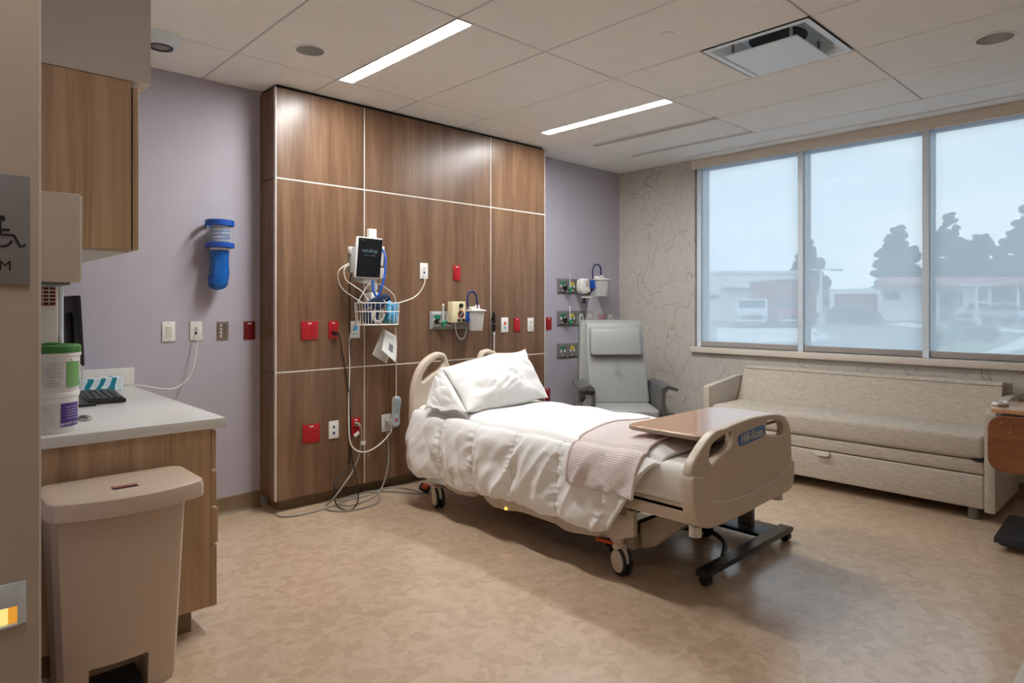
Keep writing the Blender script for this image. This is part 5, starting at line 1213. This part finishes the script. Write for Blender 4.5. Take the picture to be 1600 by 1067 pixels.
def bbx(b, u0, u1, d0, d1, z0, z1, r=.0):
    c = (AD((u0+u1)/2, HZ, d0)); wd_ = (u1-u0)/FPX*d0
    c = c+FW*((d1-d0)/2); c.z = (z0+z1)/2
    b.obox(c, (wd_, d1-d0, z1-z0), UPF, r); return b
# pale warehouse
t = thing('pale_warehouse', G(1160, 62), 'big pale warehouse seen through the left window pane', 'building')
bbx(MB(), 1060, 1248, 62, 82, GZ, zat(427, 62)).build('wall', 'bldg', t)
bbx(MB(), 1056, 1250, 61.7, 82, zat(427, 62), zat(423, 62)).build('parapet', 'bldg', t)
bbx(MB(), 1135, 1180, 61.8, 62.1, GZ, zat(451, 62)).build('loading_door', 'housew', t); bbx(MB(), 1133, 1182, 61.0, 62.1, zat(452, 62), zat(449, 62)).build('canopy', 'greyb', t)
bbx(MB(), 1112, 1122, 61.8, 62.1, zat(466, 62), zat(460, 62)).build('window', 'glassd', t)
# red sheds
t = thing('brick_shed', G(1245, 56), 'reddish boxy shed beside the first mullion', 'building')
bbx(MB(), 1214, 1276, 52, 58, GZ, zat(441, 56)).build('wall', 'brick', t); bbx(MB(), 1212, 1278, 51.8, 58.2, zat(441, 56), zat(439, 56)).build('roof', 'greyb', t); bbx(MB(), 1228, 1240, 51.8, 52.1, GZ, zat(468, 56)).build('door', 'glassd', t)
t = thing('grey_shed', G(1315, 75), 'low grey building left of the red container', 'building')
bbx(MB(), 1284, 1345, 75, 82, GZ, zat(458, 75)).build('wall', 'bldg', t); bbx(MB(), 1282, 1347, 74.6, 82.4, zat(458, 75), zat(452, 75)).build('roof', 'greyb', t)
for u in (1287, 1312): bbx(MB(), u, u+7, 74.8, 75.1, zat(478, 75), zat(462, 75)).build('window', 'glassd', t)
t = thing('red_container', G(1350, 66), 'red shipping container seen through the middle pane', 'container')
bbx(MB(), 1326, 1372, 56, 58.5, GZ, zat(462, 66)).build('body', 'brick', t)
for k in range(8): bbx(MB(), 1327+k*6, 1330+k*6, 55.9, 56.1, GZ+.1, zat(463, 66)).build('rib', 'brick', t)
bbx(MB(), 1338, 1371, 55.95, 58.5, zat(462, 66), zat(461, 66)).build('top_rail', 'polec', t)
# house with low red roof
t = thing('bungalow', G(1500, 64), 'white bungalow with long low reddish roof behind the parked car', 'house')
bbx(MB(), 1374, 1546, 64, 74, GZ, zat(449, 64)).build('wall', 'housew', t); bbx(MB(), 1546, 1690, 67, 74, GZ, zat(449, 64)).build('recessed_wall', 'greyb', t)
b = MB(); z0, z1 = zat(449, 63), zat(436, 68)
ed = [G(1366, 62), G(1700, 62), G(1700, 76), G(1366, 76)]; rd = [G(1380, 68), G(1700, 68), G(1700, 70), G(1380, 70)]
A_ = [b.bm.verts.new((p.x, p.y, z0)) for p in ed]; A2 = [b.bm.verts.new((p.x, p.y, z0+.25)) for p in ed]; B_ = [b.bm.verts.new((p.x, p.y, z1+.2)) for p in rd]
for k in range(4): b.bm.faces.new((A_[k], A_[(k+1) % 4], A2[(k+1) % 4], A2[k])); b.bm.faces.new((A2[k], A2[(k+1) % 4], B_[(k+1) % 4], B_[k]))
b.bm.faces.new(B_); b.bm.faces.new(A_[::-1]); b.build('roof', 'roofr', t, smooth=0)
for u0, u1, v0, v1 in ((1384, 1406, 468, 456), (1474, 1490, 480, 456), (1500, 1504, 478, 458), (1528, 1542, 468, 456)):
    f = bbx(MB(), u0, u1, 63.85, 64.1, zat(v0, 64), zat(v1, 64)).build('window', 'glassd', t); bbx(MB(), u0-.6, u1+.6, 63.8, 63.95, zat(v0+1, 64), zat(v0, 64)).build('sill', 'polec', f)
bbx(MB(), 1470, 1496, 63.9, 64.05, GZ, zat(453, 64)).build('door', 'greyb', t)
for u in (1374, 1546, 1590): bbx(MB(), u, u+3, 62.5, 62.8, GZ, zat(449, 63)).build('porch_post', 'housew', t)
# light poles
def pole(u, d, vt, arms, label):
    p = G(u, d); t = thing('light_pole', p, label, 'street light', 'parking lot light poles'); zt = zat(vt, d)
    MB().lathe([(.28, 0), (.30, .03), (.28, .6), (0, .6)], p, 16).build('footing', 'walk', t)
    MB().cyl(p+Vector((0, 0, .6)), Vector((p.x, p.y, zt)), .10, .08, 12).build('pole', 'polec', t)
    for s in arms: q = Vector((p.x, p.y, zt))+RT*s; bb = MB(); bb.obox((Vector((p.x, p.y, zt))+q)/2+Vector((0, 0, .05)), (abs(s), .1, .08), UPF); ao = bb.build('arm', 'polec', t); MB().obox(q+Vector((0, 0, .02)), (.8, .35, .16), UPF, .04).build('lamp_head', 'polec', ao)
pole(1283, 50, 422, (-.9, 1.2), 'pale twin-arm light pole right of the first mullion'); pole(1526, 46, 446, (-.75, .75), 'pale twin-head light pole in front of the parked car')
t = thing('utility_box', G(1283, 27), 'white utility box at the base of the middle pane', 'utility box'); bbx(MB(), 1269, 1297, 27, 28, GZ, zat(521, 27), .02).build('box', 'housew', t); bbx(MB(), 1268.5, 1297.5, 26.95, 28.05, zat(521, 27), zat(520, 27)).build('lid', 'polec', t)
# trees
def crown(b, base, h, rad, seed, shape):
    rnd = random.Random(seed); n = 22
    for i in range(n):
        k = (i+.5)/n; R_ = rad*shape(k); m = max(3, int(15*shape(k)))
        for j in range(m):
            a = 2*PI*(j+rnd.random()*.8)/m; rr = R_*(.45+.55*math.sqrt(rnd.random()))*rnd.uniform(.75, 1.08) if j % 3 else R_*rnd.random()*.5
            b.sphere(base+Vector((rr*math.cos(a), rr*math.sin(a), h*k+rnd.uniform(-.45, .35))), rad*rnd.uniform(.13, .22)*(.70+.40*shape(k)), 2, (1, 1, rnd.uniform(.45, .8)))
    for v in b.bm.verts: v.co += noise.noise_vector(v.co*1.1)*.30+noise.noise_vector(v.co*3.1)*.16
    return b
def tree(u, d, vt, wpx, label, shape, seed, mat='leaf', low=.08):
    p = G(u, d); h = zat(vt, d)-GZ; rad = wpx/FPX*d/2
    t = thing('evergreen_tree', p, label, 'tree', 'trees beyond the parking lot')
    MB().lathe([(.35, 0), (.28, h*.2), (.12, h*.7)], p, 10).build('trunk', 'trunk', t)
    b = MB(); crown(b, p+Vector((0, 0, h*low)), h*(1-low)*.97, rad, seed, shape); b.build('crown', mat, t, recalc=False)
cone = lambda k: max(.10, (1-k)**.7*min(1, .65+k*2.5))
dome = lambda k: max(.15, math.sqrt(max(0, 1-k**2.2))*min(1, .75+k))
tree(1262, 88, 374, 88, 'narrow dark evergreen behind the first window mullion', cone, 1)
tree(1404, 102, 352, 108, 'broad dark evergreen rising in the middle pane', cone, 2)
tree(1484, 92, 330, 100, 'tall dark evergreen just right of the second mullion', cone, 3, 'leaf2')
tree(1528, 116, 366, 96, 'rounded dark evergreen between the two tall ones', dome, 4)
tree(1612, 84, 306, 130, 'tall layered evergreen at the right edge of the window', cone, 5, 'leaf2')
# shrubs
for u, d, v, wpx, l in ((1478, 24, 506, 50, 'low green shrub by the second mullion outside'), (1520, 26, 498, 56, 'larger green shrub below the twin light pole')):
    p = G(u, d); t = thing('shrub', p, l, 'shrub', 'shrubs outside'); rad = wpx/FPX*d/2; h = zat(v, d)-GZ; rnd = random.Random(u); b = MB()
    for i in range(26):
        a = rnd.random()*2*PI; rr = rad*math.sqrt(rnd.random()); b.sphere(p+Vector((rr*math.cos(a), rr*math.sin(a), h*rnd.uniform(.2, .8))), rad*.32, 2, (1, 1, .8))
    for v_ in b.bm.verts: v_.co += noise.noise_vector(v_.co*4)*.08
    b.build('foliage', 'shrub', t, recalc=False); MB().cyl(p, p+Vector((0, 0, h*.4)), .04, n=8).build('stem', 'trunk', t)
# vehicles
def car(u, d, ang, mat, label, kind, name, cat='car'):
    p = G(u, d); t = thing(name, p, label, cat, rz=ang-YAW)
    Lx, Hh, Wd = {'sedan': (4.6, 1.45, 1.8), 'truck': (5.4, 1.95, 2.0), 'suv': (4.7, 1.75, 1.9)}[kind]
    if kind == 'sedan': prof = [(-2.3, .35), (-2.3, .75), (-2.1, .92), (-1.3, 1.0), (-.6, 1.42), (.7, 1.45), (1.45, 1.0), (2.15, .92), (2.3, .7), (2.3, .35)]; wn = [(-1.15, 1.0), (-.55, 1.36), (.65, 1.38), (1.25, 1.0)]
    elif kind == 'truck': prof = [(-2.7, .5), (-2.7, 1.1), (-2.5, 1.2), (-1.2, 1.25), (-.6, 1.9), (.7, 1.95), (.9, 1.25), (2.7, 1.2), (2.7, .5)]; wn = [(-1.0, 1.28), (-.5, 1.8), (.6, 1.84), (.75, 1.28)]
    else: prof = [(-2.35, .4), (-2.35, .95), (-2.1, 1.05), (-1.3, 1.1), (-.6, 1.68), (1.9, 1.72), (2.3, 1.1), (2.35, .4)]; wn = [(-1.1, 1.12), (-.5, 1.6), (1.8, 1.63), (2.1, 1.12)]
    b = MB(); b.prism(prof, 'xz', -Wd/2, Wd/2); bmesh.ops.bevel(b.bm, geom=list(b.bm.edges), offset=.07, segments=2, profile=.5, affect='EDGES'); b.build('body', mat, t, world=False)
    MB().prism(wn, 'xz', -Wd/2-.01, Wd/2+.01).build('side_window', 'glassd', t, world=False)
    ws0 = prof[3] if kind != 'x' else prof[3]; ws1 = prof[4]
    cx_, cz_ = (ws0[0]+ws1[0])/2, (ws0[1]+ws1[1])/2; sl = math.atan2(ws1[1]-ws0[1], ws1[0]-ws0[0])
    MB().obox(Vector((cx_-.02, 0, cz_+.02)), (math.hypot(ws1[0]-ws0[0], ws1[1]-ws0[1])*.8, Wd*.82, .03), Matrix.Rotation(-sl, 3, 'Y')).build('windscreen', 'glassd', t, world=False)
    for x in (-Lx*.31, Lx*.31):
        for s in (-1, 1): MB().cyl((x, s*(Wd/2-.2), .33), (x, s*(Wd/2+.01), .33), .33, n=20).build('wheel', 'cardk', t, world=False)
    MB().box((-Lx/2-.03, -Wd*.3, .55), (-Lx/2+.05, Wd*.3, .85), .02).build('grille', 'cardk', t, world=False)
    for s in (-1, 1): MB().box((-Lx/2-.04, s*Wd*.42-.14, .68), (-Lx/2+.08, s*Wd*.42+.14, .86), .03).build('headlight', 'polec', t, world=False)
    MB().box((-Lx/2-.05, -Wd*.47, .38), (-Lx/2+.06, Wd*.47, .55), .03).build('bumper', 'polec' if kind == 'truck' else mat, t, world=False)
car(1175, 46, PI/2-.36, 'carw', 'white pickup truck facing the building in the left pane', 'truck', 'pickup_truck', 'truck')
car(1232, 47, PI/2-.30, 'carr', 'red truck parked beside the white pickup', 'truck', 'pickup_truck', 'truck')
car(1325, 51, .1, 'cardk', 'dark car parked in front of the red container', 'sedan', 'parked_car')
car(1541, 52, .35, 'carg', 'silver car parked before the bungalow', 'suv', 'parked_car')
car(1612, 56, .2, 'carw', 'pale car at the right edge of the window view', 'sedan', 'parked_car')
